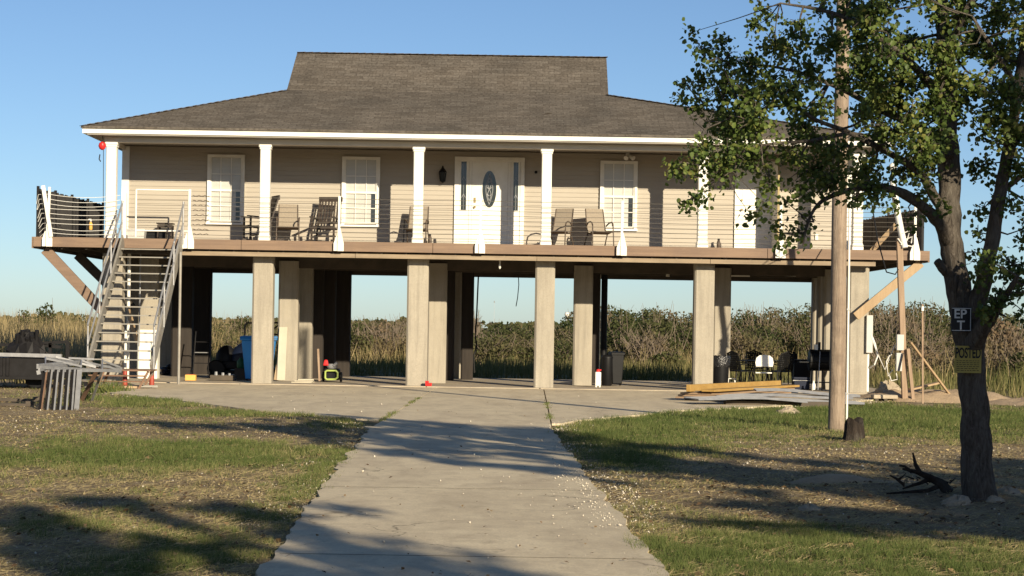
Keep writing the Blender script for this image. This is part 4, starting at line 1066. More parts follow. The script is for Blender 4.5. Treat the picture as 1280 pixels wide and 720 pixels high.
# left bays
t = thing('riding_mower', on(302, 54.2), 'dark riding mower with a rounded hood and roll bar parked behind the blue bin', 'mower')
mb = MB()
def dome(c, rx, ry, rz, n=14, m=7):
    pr = [(math.cos(a), math.sin(a)) for a in np.linspace(0, math.pi/2*.97, m)]
    mb = MB(); base = 0
    for r, z in pr:
        for k in range(n):
            a = 2*math.pi*k/n; mb.v.append((c[0]+rx*r*math.cos(a), c[1]+ry*r*math.sin(a), c[2]+rz*z))
    for i in range(m-1):
        for k in range(n):
            mb.f.append((i*n+k, i*n+(k+1) % n, (i+1)*n+(k+1) % n, (i+1)*n+k))
    mb.f.append(tuple(range((m-1)*n, m*n))); mb.f.append(tuple(reversed(range(n)))); return mb
dome((.25,0,.40), .62, .42, .62).build('hood', MT['navy'], t, local=True, smooth=True)
MB().box((-.35,0,.36), (.7,.8,.22)).build('body', MT['black'], t, local=True, bevel=.03)
dome((-.42,0,.47), .30, .28, .42).build('engine_cover', MT['black'], t, local=True, smooth=True)
MB().box((-.05,0,.17), (1.3,.95,.10)).build('mower_deck', MT['black'], t, local=True, bevel=.02)
for x, r, y in ((-.62,.25,.45),(-.62,.25,-.45),(.68,.19,.40),(.68,.19,-.40)): wheel(MB(), (x,y,r), r, .18, 'Y').build('wheel', MT['black'], t, local=True)
MB().tube([(.02,.35,.4),(.02,.35,1.42),(.08,.3,1.5),(.98,.3,1.52),(1.02,.3,1.48),(1.02,.3,.5)], .028, 8).tube([(.60,.3,1.2),(.98,.3,1.48)], .022, 8).tube([(.6,.3,1.2),(1.0,.3,1.2)], .022, 8).build('roll_bar', MT['blackmetal'], t, local=True, smooth=True)
t = thing('hand_truck', on(251, 53.6), 'dark hand truck leaning on the pillars in the left bay', 'hand truck')
for s in (-1, 1): MB().tube([(s*.2,-.1,.12),(s*.2,.3,1.25)], .018, 6).build('rail', MT['darksteel'], t, local=True)
for q in (.25, .5, .75): MB().tube([(-.2,-.1+.4*q,.12+1.13*q),(.2,-.1+.4*q,.12+1.13*q)], .014, 6).build('rung', MT['galv' if q == .5 else 'darksteel'], t, local=True)
MB().box((0,-.2,.03), (.42,.24,.012)).build('toe_plate', MT['darksteel'], t, local=True)
for s in (-1, 1): wheel(MB(), (s*.25,-.02,.12), .12, .05).build('wheel', MT['black'], t, local=True)
t = thing('parts_tray', on(279, 51.7), 'shallow dark wooden tray of odds and ends in front of the mower', 'tray')
mb = MB().box((0,0,.02), (.62,.4,.02)).box((0,-.19,.085), (.62,.02,.11)).box((0,.19,.085), (.62,.02,.11)).box((-.30,0,.085), (.02,.36,.11)).box((.30,0,.085), (.02,.36,.11))
mb.build('box', MT['darkwood'], t, local=True)
r = random.Random(2)
for k in range(5):
    MB().lathe((-.2+k*.09, r.uniform(-.1,.1), .031), [(.04,0),(.05,.06),(.035,.1+.1*r.random())], 9).build('part', MT['darksteel' if k % 2 else 'galv'], t, local=True)
t = thing('yellow_box', on(238.5, 51.3), 'yellow box on the slab edge beside the stair prop', 'box')
MB().box((0,0,.075), (.27,.2,.15)).build('carton', MT['yellow'], t, local=True, bevel=.012)
MB().box((0,0,.156), (.2,.14,.012)).build('lid', MT['redpaint'], t, local=True)
t = thing('green_jug', on(301, 52.9), 'dark green jug just left of the blue bin', 'jug')
MB().lathe((0,0,.30), [(.09,0),(.11,.03),(.11,.18),(.05,.25),(.04,.28)], 14).build('body', MT['green'], t, local=True, smooth=True)
MB().box((0,0,.15), (.3,.3,.296)).build('crate_stand', MT['darkwood'], t, local=True)
t = thing('debris_pile', on(211, 56.2), 'heap of dark bags and scraps against the back pillar behind the stair prop', 'heap')
mb = dome((0,0,0), .34, .3, .26); r = random.Random(9); mb.v = [(x*(1+r.uniform(-.2,.2)), y*(1+r.uniform(-.2,.2)), max(0,z*(1+r.uniform(-.4,.3)))) for x, y, z in mb.v]
mb.build('bag', MT['bag'], t, local=True)
mb = MB()
for k in range(8): mb.bar((r.uniform(-.4,.1),-.25,.02+.02*k), (r.uniform(0,.45),-.1,.06+.02*k), .05, .02)
mb.build('scraps', MT['darkwood'], t, local=True)
a = P(351.5, 477, 52.0); b = P(354.5, 409, 52.53)
t = thing('leaning_board', (a.x, a.y, FZ), 'tall pale board leaning against the inner pillar right of the blue bin', 'board')
MB().bar((a.x, 51.95, .08), (b.x, 52.5, b.z), .21, .02, (0,1,0)).build('plank', MT['creamboard'], t)
MB().bar((a.x-.15, 51.97, .08), (b.x-.06, 52.52, b.z-.5), .08, .02, (0,1,0)).build('batten', MT['newwood'], t)
t = thing('stacked_boards', on(379, 50.9), 'small stack of pale boards lying in front of the stepped pillars', 'boards')
for k, (dx, dz, w) in enumerate(((0,.015,.52),(.03,.05,.46),(.06,.085,.40))):
    MB().box((dx,0,dz), (w,.42,.026), rz=.12*k-.1).build('board', MT['creamboard'], t, local=True)
t = thing('pressure_washer', on(410, 52.0), 'small engine machine with a lime green frame and red cap beside the dark inner pillars', 'machine')
def loop(x): return [(x,-.22,.06),(x,.22,.06),(x,.26,.12),(x,.2,.3),(x,-.2,.3),(x,-.26,.2),(x,-.22,.06)]
MB().tube([(-.05,-.24,.10),(-.05,-.24,.27),(-.0,-.24,.30),(.22,-.24,.30),(.27,-.24,.25),(.27,-.24,.13),(.22,-.24,.08),(0,-.24,.07),(-.05,-.24,.10)], .026, 8).build('frame', MT['lime'], t, local=True, smooth=True)
MB().box((.1,.05,.2), (.4,.4,.3)).build('engine', MT['black'], t, local=True, bevel=.03)
MB().lathe((.1,.02,.351), [(.12,0),(.14,.05),(.1,.12)], 14).tube([(.15,-.1,.42),(.24,-.12,.5)], .04, 8).build('motor', MT['galv'], t, local=True, smooth=True)
MB().frustum((-.06,0), .15, .17, .08, .10, .42, .58).build('fuel_tank', MT['redplastic'], t, local=True, bevel=.03)
for s in (-1, 1): wheel(MB(), (.1+s*.23,.1,.13), .13, .06).build('wheel', MT['black'], t, local=True)
MB().bar((-.20,-.18,.02), (-.27,.02,.85), .05, .05, (0,1,0)).build('handle', MT['oldwood'], t, local=True)
t = thing('red_scrap', on(536.5, 50.1)-Vector((0,.33,0)), 'small red plastic box on the floor at the foot of the central left pillar', 'box')
MB().frustum((0,0), .15, .12, .17, .14, .0, .08).build('tub', MT['redplastic'], t, local=True, bevel=.01)
MB().box((-.04,0,.105), (.09,.08,.05)).build('cap', MT['redplastic'], t, local=True, bevel=.01)
# iron rod leaning on the central pillar
a = P(531, 444, 52.55); b = P(538, 414, 52.55)
# ================================================================== YARD, RIGHT
# lumber and roofing sheets
def lump(a, b, w, h, mat, nm, label, cat='board', bev=.006):
    t = thing(nm, a, label, cat); MB().bar(a, b, w, h).build('plank', MT[mat], t, bevel=bev); return t
t = thing('corrugated_sheets', (5.6, 42.2, 0), 'pile of grey corrugated roofing sheets lying at the right edge of the apron', 'roofing sheets')
r = random.Random(6)
def sheet(c, L, W, rz, z, tilt=0.0, ampl=.02, mat='galv'):
    mb = MB(); n = int(W/.035); m = 6; R = Matrix.Rotation(rz, 3, 'Z') @ Matrix.Rotation(tilt, 3, 'Y')
    for j in range(m):
        for i in range(n+1):
            p = R @ Vector((-L/2+L*j/(m-1), -W/2+W*i/n, ampl*(1 if i % 2 else -1)+.03*math.sin(j*1.1+c[0])))
            mb.v.append((c[0]+p.x, c[1]+p.y, z+p.z))
    for j in range(m-1):
        for i in range(n): mb.f.append((j*(n+1)+i, j*(n+1)+i+1, (j+1)*(n+1)+i+1, (j+1)*(n+1)+i))
    o = mb.build('sheet', MT[mat], t, fix=False)
    sm = o.modifiers.new('thickness', 'SOLIDIFY'); sm.thickness = .006
    return o
sheet((5.9,42.0), 2.9, .95, .10, .10); sheet((5.7,42.6), 2.6, .9, .22, .17, -.01); sheet((6.35,42.9), 2.2, .85, -.05, .25, .03); sheet((4.85,41.2), 2.4, .85, .28, .15, .02); sheet((6.5,44.3), 2.0, .9, .1, .12, 0)
for k, (a, b) in enumerate((((4.4,41.0,.06),(6.6,41.6,.05)),((4.9,41.7,.04),(6.9,43.4,.04)))):
    MB().bar(a, b, .12, .1).build('bearer', MT['darkwood'], t)
t = thing('plywood_stack', (5.0, 44.8, 0), 'brown plywood panels on bearers under the long yellow plank', 'plywood')
for k in range(3):
    MB().bar((3.95+.05*k,42.75,.10+.045*k), (6.2+.04*k,47.2,.12+.045*k), .9, .035, (0,0,1)).build('panel', MT['plywood'], t)
for q in (.15, .8): MB().box((4.0+2.2*q,42.8+4.4*q,.045), (1.1,.1,.07), rz=.3).build('bearer', MT['darkwood'], t)
a = P(860, 498, 42.6); b = P(974, 487.5, 48.0)
t = thing('yellow_plank', a, 'long yellow timber lying on top of the plywood panels', 'timber')
MB().bar((a.x,a.y,.31), (b.x,b.y,.30), .09, .15).build('plank', MT['yellowwood'], t, bevel=.006)
MB().bar((a.x+.42,a.y-.05,.265), (b.x+.3,b.y-.3,.26), .30, .05).build('plank', MT['yellowwood'], t, bevel=.006)
MB().box((a.x+.25,a.y+.3,.12+.11), (.5,.09,.035), rz=.2).build('bearer', MT['darkwood'], t)
def rockmesh(c, sx, sy, sz, seed, name, label, mat='rock'):
    mb = dome((0,0,0), sx, sy, sz, 12, 6); r = random.Random(seed)
    mb.v = [(x*(1+r.uniform(-.18,.18)), y*(1+r.uniform(-.18,.18)), z*(1+r.uniform(-.25,.25))-.02) for x, y, z in mb.v]
    o = mb.build(name, MT[mat], None); o.location = c; return tag(o, label, 'rock')
q = P(985, 522, 37.4); rockmesh((q.x,37.4,.0), .24, .16, .15, 1, 'limestone_rock', 'pale limestone rock on the grass in front of the roofing sheets')
q = P(1104, 497, 47.0); rockmesh((q.x,46.4,.15), .3, .2, .3, 2, 'limestone_rock', 'pale broken block on the sand heap right of the meter pillar')
q = P(1150, 492, 48.0)
t = thing('sand_plank', (q.x, 46.0, .2), 'short pale plank half buried in the sand heap behind the power post', 'plank')
MB().bar((q.x-.6,46.2,.26), (q.x+.1,46.4,.42), .2, .04).build('plank', MT['newwood'], t)
t = thing('block_pallet', (GX(1101,46.0,506), 45.6, 0), 'low grey pallet of rubble at the foot of the meter pillar', 'pallet')
MB().box((GX(1101,46.0,506),45.6,.10), (.55,.4,.09)).build('deck', MT['slab'], t, bevel=.02)
for s in (-.2, 0, .2): MB().box((GX(1101,46.0,506)+s,45.6,.03), (.07,.4,.05)).build('runner', MT['darkwood'], t)
# utility pole
UX, UY = 5.06, 31.0
pole = thing('utility_pole', (UX, UY, 0), 'weathered round wooden utility pole standing in the grass with a white conduit down its side', 'utility pole')
mb = MB().tube([(UX+.006*math.sin(z*1.3),UY,z) for z in np.linspace(-.1, 9.3, 16)], [ .128-.0035*z for z in np.linspace(-.1, 9.3, 16)], 18)
mb.build('shaft', MT['polewood'], pole, smooth=True)
MB().tube([(UX+.155,UY-.03,-.02),(UX+.152,UY-.03,2.4),(UX+.145,UY-.03,3.9)], .018, 10).build('conduit', MT['pvc'], pole, smooth=True)
mb = MB()
for z in (.6, 1.9, 3.2): mb.box((UX+.151,UY-.03,z), (.05,.05,.03))
mb.build('conduit_straps', MT['galv'], pole)
MB().lathe((UX-.36,UY-.1,8.6), [(.20,0),(.22,.05),(.22,.62),(.19,.70),(.05,.74)], 18).build('transformer', MT['greybox'], pole, smooth=True)
MB().bar((UX-.2,UY-.05,8.9), (UX,UY,8.9), .06, .1).build('transformer_bracket', MT['galv'], pole)
# power post with boxes
bx_, by_ = GX(1131, 45.5, 508), 45.5
t = thing('power_post', (bx_, by_, 0), 'square wooden power post with white meter boxes and a slanting board brace', 'post')
tp = P(1124, 298, 45.5)
MB().bar((bx_,by_,-.05), (tp.x,by_,tp.z), .13, .13, (0,1,0)).build('post', MT['oldwood'], t, bevel=.008)
q1 = P(1137, 427, 45.45); q2 = P(1191, 506, 45.9)
MB().bar((q1.x,45.40,q1.z), (q2.x,45.9,.06), .04, .15, (0,1,0)).build('brace', MT['newwood'], t, bevel=.005)
q1 = P(1131, 455, 45.4); MB().bar((q1.x+.06,45.36,q1.z+.35), (q1.x+.2,45.36,.0), .07, .07, (0,1,0)).build('stake', MT['oldwood'], t)
def bxz(px0, py0, px1, py1, Y, d, nm, mat, par):
    a = P(px0, py0, Y); b = P(px1, py1, Y)
    return MB().bx(a.x, b.x, Y-d, Y, b.z, a.z).build(nm, MT[mat], par, bevel=.012)
bxz(1120,418,1128.5,438,45.43,.12,'meter_box','greybox',t); bxz(1119.5,441,1126.5,464,45.43,.10,'switch_box','greybox',t)
MB().bar(P(1129,441,45.28), P(1124,464,45.28), .015, .05, (0,1,0)).build('switch_lever', MT['blackmetal'], t)
for pts in ([(1116,462),(1110,470),(1108,452),(1112,444)], [(1119,431),(1106,462),(1096,440),(1088,418)], [(1120,466),(1122,474),(1114,476),(1111,466)]):
    MB().tube([P(x, y, 45.6) for x, y in pts], .014, 6).build('white_cable', MT['pvc'], t, smooth=True)
MB().tube([P(1116,226,45.6), P(1121,262,45.55), P(1126,288,45.5), P(1131,310,45.42)], .075, 10).build('mast', MT['pvc'], t, smooth=True)
MB().lathe(P(1116,214,45.6), [(.06,0),(.10,.06),(.09,.14),(.03,.19)], 12).build('weather_head', MT['pvc'], t, smooth=True)
mb = MB()
for pts in ([(1128,292),(1137,288),(1134,300),(1126,306)], [(1130,300),(1140,296),(1139,304)], [(1122,298),(1128,306),(1140,308)]):
    mb.tube([P(x, y, 45.4) for x, y in pts], .014, 5)
mb.build('wire_tangle', MT['pvc'], t)
MB().tube([P(1116,222,45.7), P(1090,250,45), P(1084,262,48)], .012, 5).build('service_wire', MT['blackcable'], t)
MB().tube([P(1086,232,48.9), P(1097,300,46.5), P(1108,340,45.6), P(1119,343,45.3), P(1127,330,45.6)], .016, 5).build('service_wire', MT['blackcable'], t)
t = thing('loose_board', (9.6, 49.9, 3.62), 'orange brown board leaning across the right end of the deck', 'board')
MB().bar((GX(1089,50.6,300),50.5,3.62), (GX(1121,50.2,278),50.3,4.28), .05, .12).build('plank', MT['newwood'], t)
MB().bar((GX(1089,50.6,300)+.05,50.38,3.68), (GX(1100,50.2,290),50.33,3.95), .02, .03).build('batten', MT['oldwood'], t)
q = P(1153.5, 495, 44.0)
t = thing('survey_stake', (q.x, 44, 0), 'thin pale stake standing in the sand between the post brace and the big tree', 'stake')
MB().bar((q.x,44,.0), (q.x-.03,44.05,2.2), .035, .035, (0,1,0)).build('stick', MT['oldwood'], t)
MB().box((q.x-.03,44.03,2.1), (.05,.05,.1)).build('tape', MT['pvc'], t)
# stump
sx, sy = GX(1067, 28.3, 553), 28.3
mb = MB(); r = random.Random(12); n = 18
for z, rr in ((-.03,.19),(.03,.155),(.14,.135),(.24,.13),(.30,.125)):
    for k in range(n):
        a = 2*math.pi*k/n; q = rr*(1+.14*math.sin(3*a+1)+.07*math.sin(7*a))*(1+r.uniform(-.05,.05))
        mb.v.append((sx+q*math.cos(a), sy+q*math.sin(a), z+(.05*math.sin(2*a) if z > .25 else 0)))
for i in range(4):
    for k in range(n): mb.f.append((i*n+k, i*n+(k+1) % n, (i+1)*n+(k+1) % n, (i+1)*n+k))
t = thing('tree_stump', (sx, sy, 0), 'short dark tree stump on the grass just right of the utility pole', 'stump')
mb.build('bark', MT['darkbark'], t)
mb2 = MB(); mb2.add([(x, y, z-.006) for x, y, z in mb.v[4*n:]], [tuple(range(n))]); mb2.build('cut_face', MT['darkbark'], t, fix=False)

# ================================================================== YARD, LEFT
t = thing('steel_truss_stack', (-7.4, 34.5, 0), 'bundle of galvanised trusses lying on upright steel plates at the left of the yard', 'steel trusses')
gm = MT['galv']
for k, (pa, pb) in enumerate(((52,60),(59,66),(67,73),(74,79.5),(81.5,86.5),(88,92.5),(93,98))):
    q0 = P(pa, 512-1.2*k, 34); q1 = P(pb, 462, 34.3)
    yk = 34.0+.03*k
    MB().bar((q0.x,yk-.02,-.03), (q1.x,yk+.23,q1.z), .028 if k < 6 else .09, .012, (.25,1,0)).build('plate', MT['rust' if k == 0 else 'galv'], t)
    MB().bar((q0.x-.035,yk+.02,-.03), (q1.x-.035,yk+.27,q1.z), .075, .014, (.25,1,0)).build('plate', MT['darksteel'], t)
L1 = (GX(48,34,455), 33.9, .77)
def px3(px, py, Y): return tuple(P(px, py, Y))
for nm, a, b in (('chord',(47,459,33.8),(151,464,37.5)),('chord',(57,448,35.2),(152,461,39.0)),('chord',(57,463,34.2),(128,463,36)),
                 ('chord',(49,462,33.8),(103,453,36.8)),('chord',(47,457,34.0),(100,452,36.6))):
    MB().bar(px3(*a), px3(*b), .035, .055).build(nm, gm, t)
for a, b in (((57,448,35.2),(102,458,35.8)),((70,446,36.5),(120,459,36.6)),((102,450,36.6),(120,458,36.6)),((57,447,35.2),(57,459,34.4)),((102,451,36.6),(101,463,35.8)),
             ((128,450,38.0),(128,462,37)),((128,451,38.0),(150,459,38.6)),((102,451,36.8),(148,462,38)),((118,449,38),(86,447.5,38))):
    MB().bar(px3(*a), px3(*b), .025, .035).build('web', gm, t)
MB().bar(px3(122,462,37.2), tuple(Vector((P(118,500,39.2).x,38.0,0))), .07, .05, (0,1,0)).build('leg', MT['rust'], t)
MB().bar(px3(128,462,37.2), tuple(Vector((P(123,500,39.2).x+.1,38.1,0))), .04, .04, (0,1,0)).build('leg', gm, t)
MB().bar(px3(48,463,33.8), px3(49,468,33.8), .06, .05, (0,1,0)).build('hook', gm, t)
# long rail and dark trailer behind
t = thing('steel_tank', (-11.5, 44.5, 0), 'low dark trailer body with a grey top rail at the left edge of the yard', 'trailer')
y0 = 44.0; zt_ = GZ(444, y0, 30)
MB().bx(-16.0, GX(62,y0,465), y0, y0+1.7, .22, zt_-.06).build('body', MT['darksteel'], t, bevel=.01)
MB().bar((-16.0,y0-.06,GZ(440.5,y0,0)), (GX(78,y0,443),y0-.06,GZ(445,y0,78)), .08, .08).build('top_rail', MT['galv'], t)
MB().bar((-16.0,y0-.06,.26), (GX(64,y0,480),y0-.06,.26), .08, .06).build('bottom_rail', MT['darksteel'], t)
for px in (-60, 2, 10, 58): MB().bx(GX(px,y0,465)-.03, GX(px,y0,465)+.03, y0-.05, y0-.003, .30, zt_-.06).build('stanchion', MT['darksteel'], t)
for px in (-40, 40): wheel(MB(), (GX(px,y0,480), y0+.4, .24), .24, .2, 'Y').build('wheel', MT['black'], t)
MB().bar((GX(60,y0,478),y0+.8,.2), (GX(108,y0,480),y0+.7,.12), .1, .08).build('tongue', MT['darksteel'], t)
t = thing('engine_block', (GX(34,45,430), 45.0, 0), 'dark lump of machinery standing on the trailer at the left edge', 'machinery')
mb = dome((GX(34,45,430),45.0,zt_-.06), .42, .35, .55); r = random.Random(19); mb.v = [(x+r.uniform(-.07,.07), y+r.uniform(-.07,.07), max(zt_-.06, z+r.uniform(-.1,.1))) for x, y, z in mb.v]
mb.build('casing', MT['darksteel'], t)
mb = MB()
for k in range(5): x = GX(22+k*6,45,430); mb.tube([(x,44.9,zt_+.2),(x+.05,44.8,zt_+.45+.1*math.sin(k*2))], .05, 8)
mb.build('pipes', MT['darksteel'], t)
t = thing('pipe_rack', (GX(65,44.8,440), 44.8, 0), 'rusty dark pipe frame rising behind the trailer at the left', 'rack')
def rack(a, b): MB().bar(px3(*a), px3(*b), .07, .07, (0,1,0) if a[0] == b[0] else (0,0,1)).build('pipe', MT['darksteel'], t)
rack((47,429.5,45.8),(85,427,45.8)); rack((63,429,45.8),(63,446,45.8)); rack((48,431,45.8),(77,434,45.8)); rack((-10,431,45.8),(50,431,45.8))
q = P(85,427,45.8); MB().bar((q.x,45.8,q.z), (q.x,45.8,-.02), .08, .08, (0,1,0)).build('pipe', MT['darksteel'], t)
q = P(63,446,45.8); MB().bar((q.x,45.8,q.z), (q.x,45.8,-.02), .07, .07, (0,1,0)).build('pipe', MT['darksteel'], t)
for k, (px, py, L, rz) in enumerate(((20,498,1.0,.05),(14,506,.8,-.1))):
    Y = 1.53*F/((py-360+.016*640)-50+.0)
    Y = 37.0-2*k
    x = GX(px, Y, py)
    t = thing('scrap_board', (x, Y, 0), ['dark scrap board lying on the bare earth left of the trusses','second dark scrap board nearer the camera left of the trusses'][k], 'board')
    MB().box((x,Y,.05), (L,.14,.05), rz=rz).build('plank', MT['darkwood'], t)
    MB().box((x+L*.4,Y,.095), (.14,.1,.04), rz=rz+.4).build('offcut', MT['darkwood'], t)
# timber and stone bits below the stair landing
for k, (px, Y, L, rz, mat, lab) in enumerate(((146,44.6,.9,.12,'newwood','pale plank lying flat under the stair landing'),(134,44.1,.34,-.2,'yellowwood','short orange offcut on the grass edge below the stair landing'),(184,45.4,.45,.5,'stairmetal','grey board offcut beside the foot of the stair landing'))):
    x = GX(px, Y, 487)
    t = thing('offcut_board', (x, Y, 0), lab, 'board')
    MB().box((x,Y,.075), (L,.16,.05), rz=rz).build('plank', MT[mat], t, bevel=.005)
    MB().box((x,Y,.04), (.2,.1,.02), rz=rz).build('batten', MT['darkwood'], t)
# ================================================================== VEGETATION
def leaf_cloud(C, size, r, up=.25, wide=.42, fold=.35):
    """C (n,3) leaf positions, size (n,) half length -> folded kite leaves, 2 triangles each"""
    n = len(C)
    d = r.normal(0, 1, (n,3)); d[:,2] -= .25; d /= np.linalg.norm(d, axis=1)[:,None]
    q = r.normal(0, 1, (n,3)); q[:,2] += up*3
    nn = q - (q*d).sum(1)[:,None]*d; nn /= np.linalg.norm(nn, axis=1)[:,None]+1e-9
    sd_ = np.cross(d, nn); s = size[:,None]
    base = C - d*s; tip = C + d*s*.95; lo_ = C - d*s*.55; hi_ = C + d*s*.35; e = sd_*s*wide*2; q = nn*s*fold
    V = np.stack([base, lo_-e*.9+q, hi_-e*.85+q*.6, tip, hi_+e*.85+q*.6, lo_+e*.9+q], 1).reshape(-1, 3)
    i = np.arange(n)*6
    return V, np.stack([np.stack([i, i+3, i+2, i+1], 1), np.stack([i, i+5, i+4, i+3], 1)], 1).reshape(-1, 4)
def sprays(clumps, per, r, jit=.042):
    """clumps: (x,y,z,R,dens). leaves gathered along short twiglets inside each clump"""
    P_, T_, tw = [], [], []
    for (x, y, z, R, dens) in clumps:
        nt_ = max(4, int(per*R*R*dens*1.0))
        d = r.normal(0, 1, (nt_,3)); d /= np.linalg.norm(d, axis=1)[:,None]
        e = d*(R*r.uniform(.45, 1.0, nt_)**.6)[:,None]; e[:,2] *= .85
        base = r.uniform(.45, .75)
        for k in range(nt_):
            m = int(r.integers(6, 12)); t = r.uniform(.25, 1.08, m)
            pts = e[k][None]*t[:,None] + r.normal(0, jit, (m,3)); pts[:,2] -= .05*t
            P_.append(pts+np.array([x,y,z])); T_.append(np.full(m, base+r.normal(0,.09)))
            if r.random() < .55: tw.append(((x+e[k,0]*.1,y+e[k,1]*.1,z+e[k,2]*.1), (x+e[k,0]*.6,y+e[k,1]*.6,z+e[k,2]*.6+.02), (x+e[k,0],y+e[k,1],z+e[k,2])))
    return np.concatenate(P_), np.concatenate(T_), tw
def limb_mesh(limbs, seed, n=12, rough=.055):
    r = random.Random(seed); mb = MB(); nodes = []
    for pts in limbs:
        # resample with a smooth curve
        pp = [Vector(p[:3]) for p in pts]; rr = [p[3] for p in pts]; out = []; ro = []
        for i in range(len(pp)-1):
            p0 = pp[max(0,i-1)]; p1 = pp[i]; p2 = pp[i+1]; p3 = pp[min(len(pp)-1,i+2)]
            for t in (0, .25, .5, .75):
                t2, t3 = t*t, t*t*t
                q = .5*((2*p1)+(-p0+p2)*t+(2*p0-5*p1+4*p2-p3)*t2+(-p0+3*p1-3*p2+p3)*t3)
                rad = rr[i]+(rr[i+1]-rr[i])*t
                out.append(q+Vector((r.uniform(-1,1), r.uniform(-1,1), 0))*rad*.10); ro.append(rad*(1+r.uniform(-.05,.06)))
        out.append(pp[-1]); ro.append(rr[-1])
        s = len(mb.v); k = n if ro[0] > .05 else 7
        mb.tube(out, ro, k)
        for vi in range(s, len(mb.v)):
            v = mb.v[vi]; a = (v[2]*1.9+v[0]*7+v[1]*5)
            ring_ = (vi-s)//k; c = out[min(ring_, len(out)-1)]
            f = 1+rough*(math.sin(a*3.1+ (vi-s) % k*1.9)+.6*math.sin(a*6.7+((vi-s) % k)*3.1))
            mb.v[vi] = (c.x+(v[0]-c.x)*f, c.y+(v[1]-c.y)*f, c.z+(v[2]-c.z)*f)
        nodes += list(zip(out, ro))
    return mb, nodes
def make_tree(name, loc, label, limbs, clumps, seed, leafmat_='leaf', barkm='bark', per=62, size=(.030,.048), cat='tree', group=None, tw=True, shift=0.0):
    r = np.random.default_rng(seed)
    t = thing(name, loc, label, cat, group)
    mb, nodes = limb_mesh(limbs, seed)
    mb.build('trunk', MT[barkm], t, smooth=True, fix=False)
    Pn = np.array([list(p) for p, _ in nodes]); Rn = np.array([q for _, q in nodes])
    C, T, twl = sprays(clumps, per, r)
    tm = MB()
    for (x, y, z, R, dn) in clumps:
        d = np.linalg.norm(Pn-np.array([x,y,z]), axis=1) + (Rn > .07)*.35
        k = int(np.argmin(d)); a = Vector(Pn[k]); b = Vector((x,y,z)); L = (b-a).length
        if L > .05:
            m = (a+b)/2 + Vector((r.normal(0,.08), r.normal(0,.08), -.06*L+r.normal(0,.04)))
            q = min(.008+.009*L, Rn[k]*.8)
            tm.tube([a, a+(m-a)*.6, m+(b-m)*.2, b], [q, q*.85, q*.65, q*.35], 5)
    if tw:
        for a, m, b in twl: tm.tube([a, m, b], [.006,.0045,.003], 3, False)
    if tm.v: tm.build('twigs', MT[barkm], t, fix=False)
    s = r.uniform(size[0], size[1], len(C))
    V, Fc = leaf_cloud(C, s, r)
    tint = np.clip(T+r.normal(0, .16, len(C))+shift, 0, 1)
    np_mesh('crown', V, Fc, MT[leafmat_], t, tint=np.repeat(tint, 2))
    return t
# ---- the tree with the signs
TY = 17.75; K = TY/F
def L(px, py, rad, dy=0.0):
    p = P(px, py, TY+dy); return (p.x, p.y, p.z, rad)
limbs = [
 [L(1226,648,.23), L(1225,632,.178), L(1223,605,.145), L(1220,545,.130), L(1216,490,.126), L(1212,440,.132), L(1207,405,.132), L(1198,365,.108), L(1191,325,.108), L(1187,285,.102), L(1186,220,.098,.1), L(1184,150,.088,.1), L(1181,80,.075,.15), L(1178,0,.055,.2), L(1176,-90,.03,.2)],
 [L(1212,425,.12), L(1221,385,.085,-.1), L(1232,340,.070,-.15), L(1241,295,.064,-.2), L(1250,240,.058,-.2), L(1262,180,.052,-.2), L(1272,110,.044,-.25), L(1284,40,.036,-.3), L(1296,-50,.02,-.3)],
 [L(1213,440,.10), L(1226,415,.07,-.25), L(1240,395,.055,-.35), L(1256,372,.03,-.45), L(1272,345,.018,-.6)],
 [L(1190,310,.07), L(1174,280,.055,-.2), L(1152,257,.047,-.4), L(1122,239,.040,-.55), L(1085,234,.030,-.7), L(1050,241,.022,-.8), L(1022,256,.016,-.85), L(1008,284,.011,-.85), L(1004,308,.006,-.85)],
 [L(1187,275,.055), L(1166,243,.043,-.1), L(1148,214,.034,-.25), L(1105,188,.028,-.35), L(1062,166,.022,-.45), L(1020,150,.017,-.5), L(985,132,.012,-.55), L(930,142,.009,-.6), L(880,162,.005,-.6)],
 [L(1186,200,.058), L(1152,160,.043,.3), L(1102,138,.032,.5), L(1050,110,.024,.6), L(990,88,.015,.7), L(925,78,.006,.7)],
 [L(1184,130,.05), L(1142,82,.036,-.2), L(1092,42,.027,-.3), L(1040,16,.018,-.4), L(975,4,.008,-.4)],
 [L(1062,166,.020,-.45), L(1012,176,.015,-.6), L(962,180,.011,-.75), L(926,190,.009,-.8), L(919,210,.007,-.8), L(902,222,.004,-.8)],
 [L(1181,70,.045), L(1200,30,.035,-.2), L(1225,-20,.02,-.3)],
 [L(1262,180,.035,-.2), L(1288,150,.026,-.4), L(1330,110,.016,-.6), L(1370,80,.008,-.7)],
 [L(1250,240,.03,-.2), L(1285,215,.022,.2), L(1330,190,.014,.4), L(1370,180,.007,.5)],
 [L(1190,345,.05), L(1180,338,.04,-.05), L(1171,326,.034,-.08)],
 [L(1272,110,.03,-.25), L(1240,60,.02,-.5), L(1215,20,.01,-.7)],
]
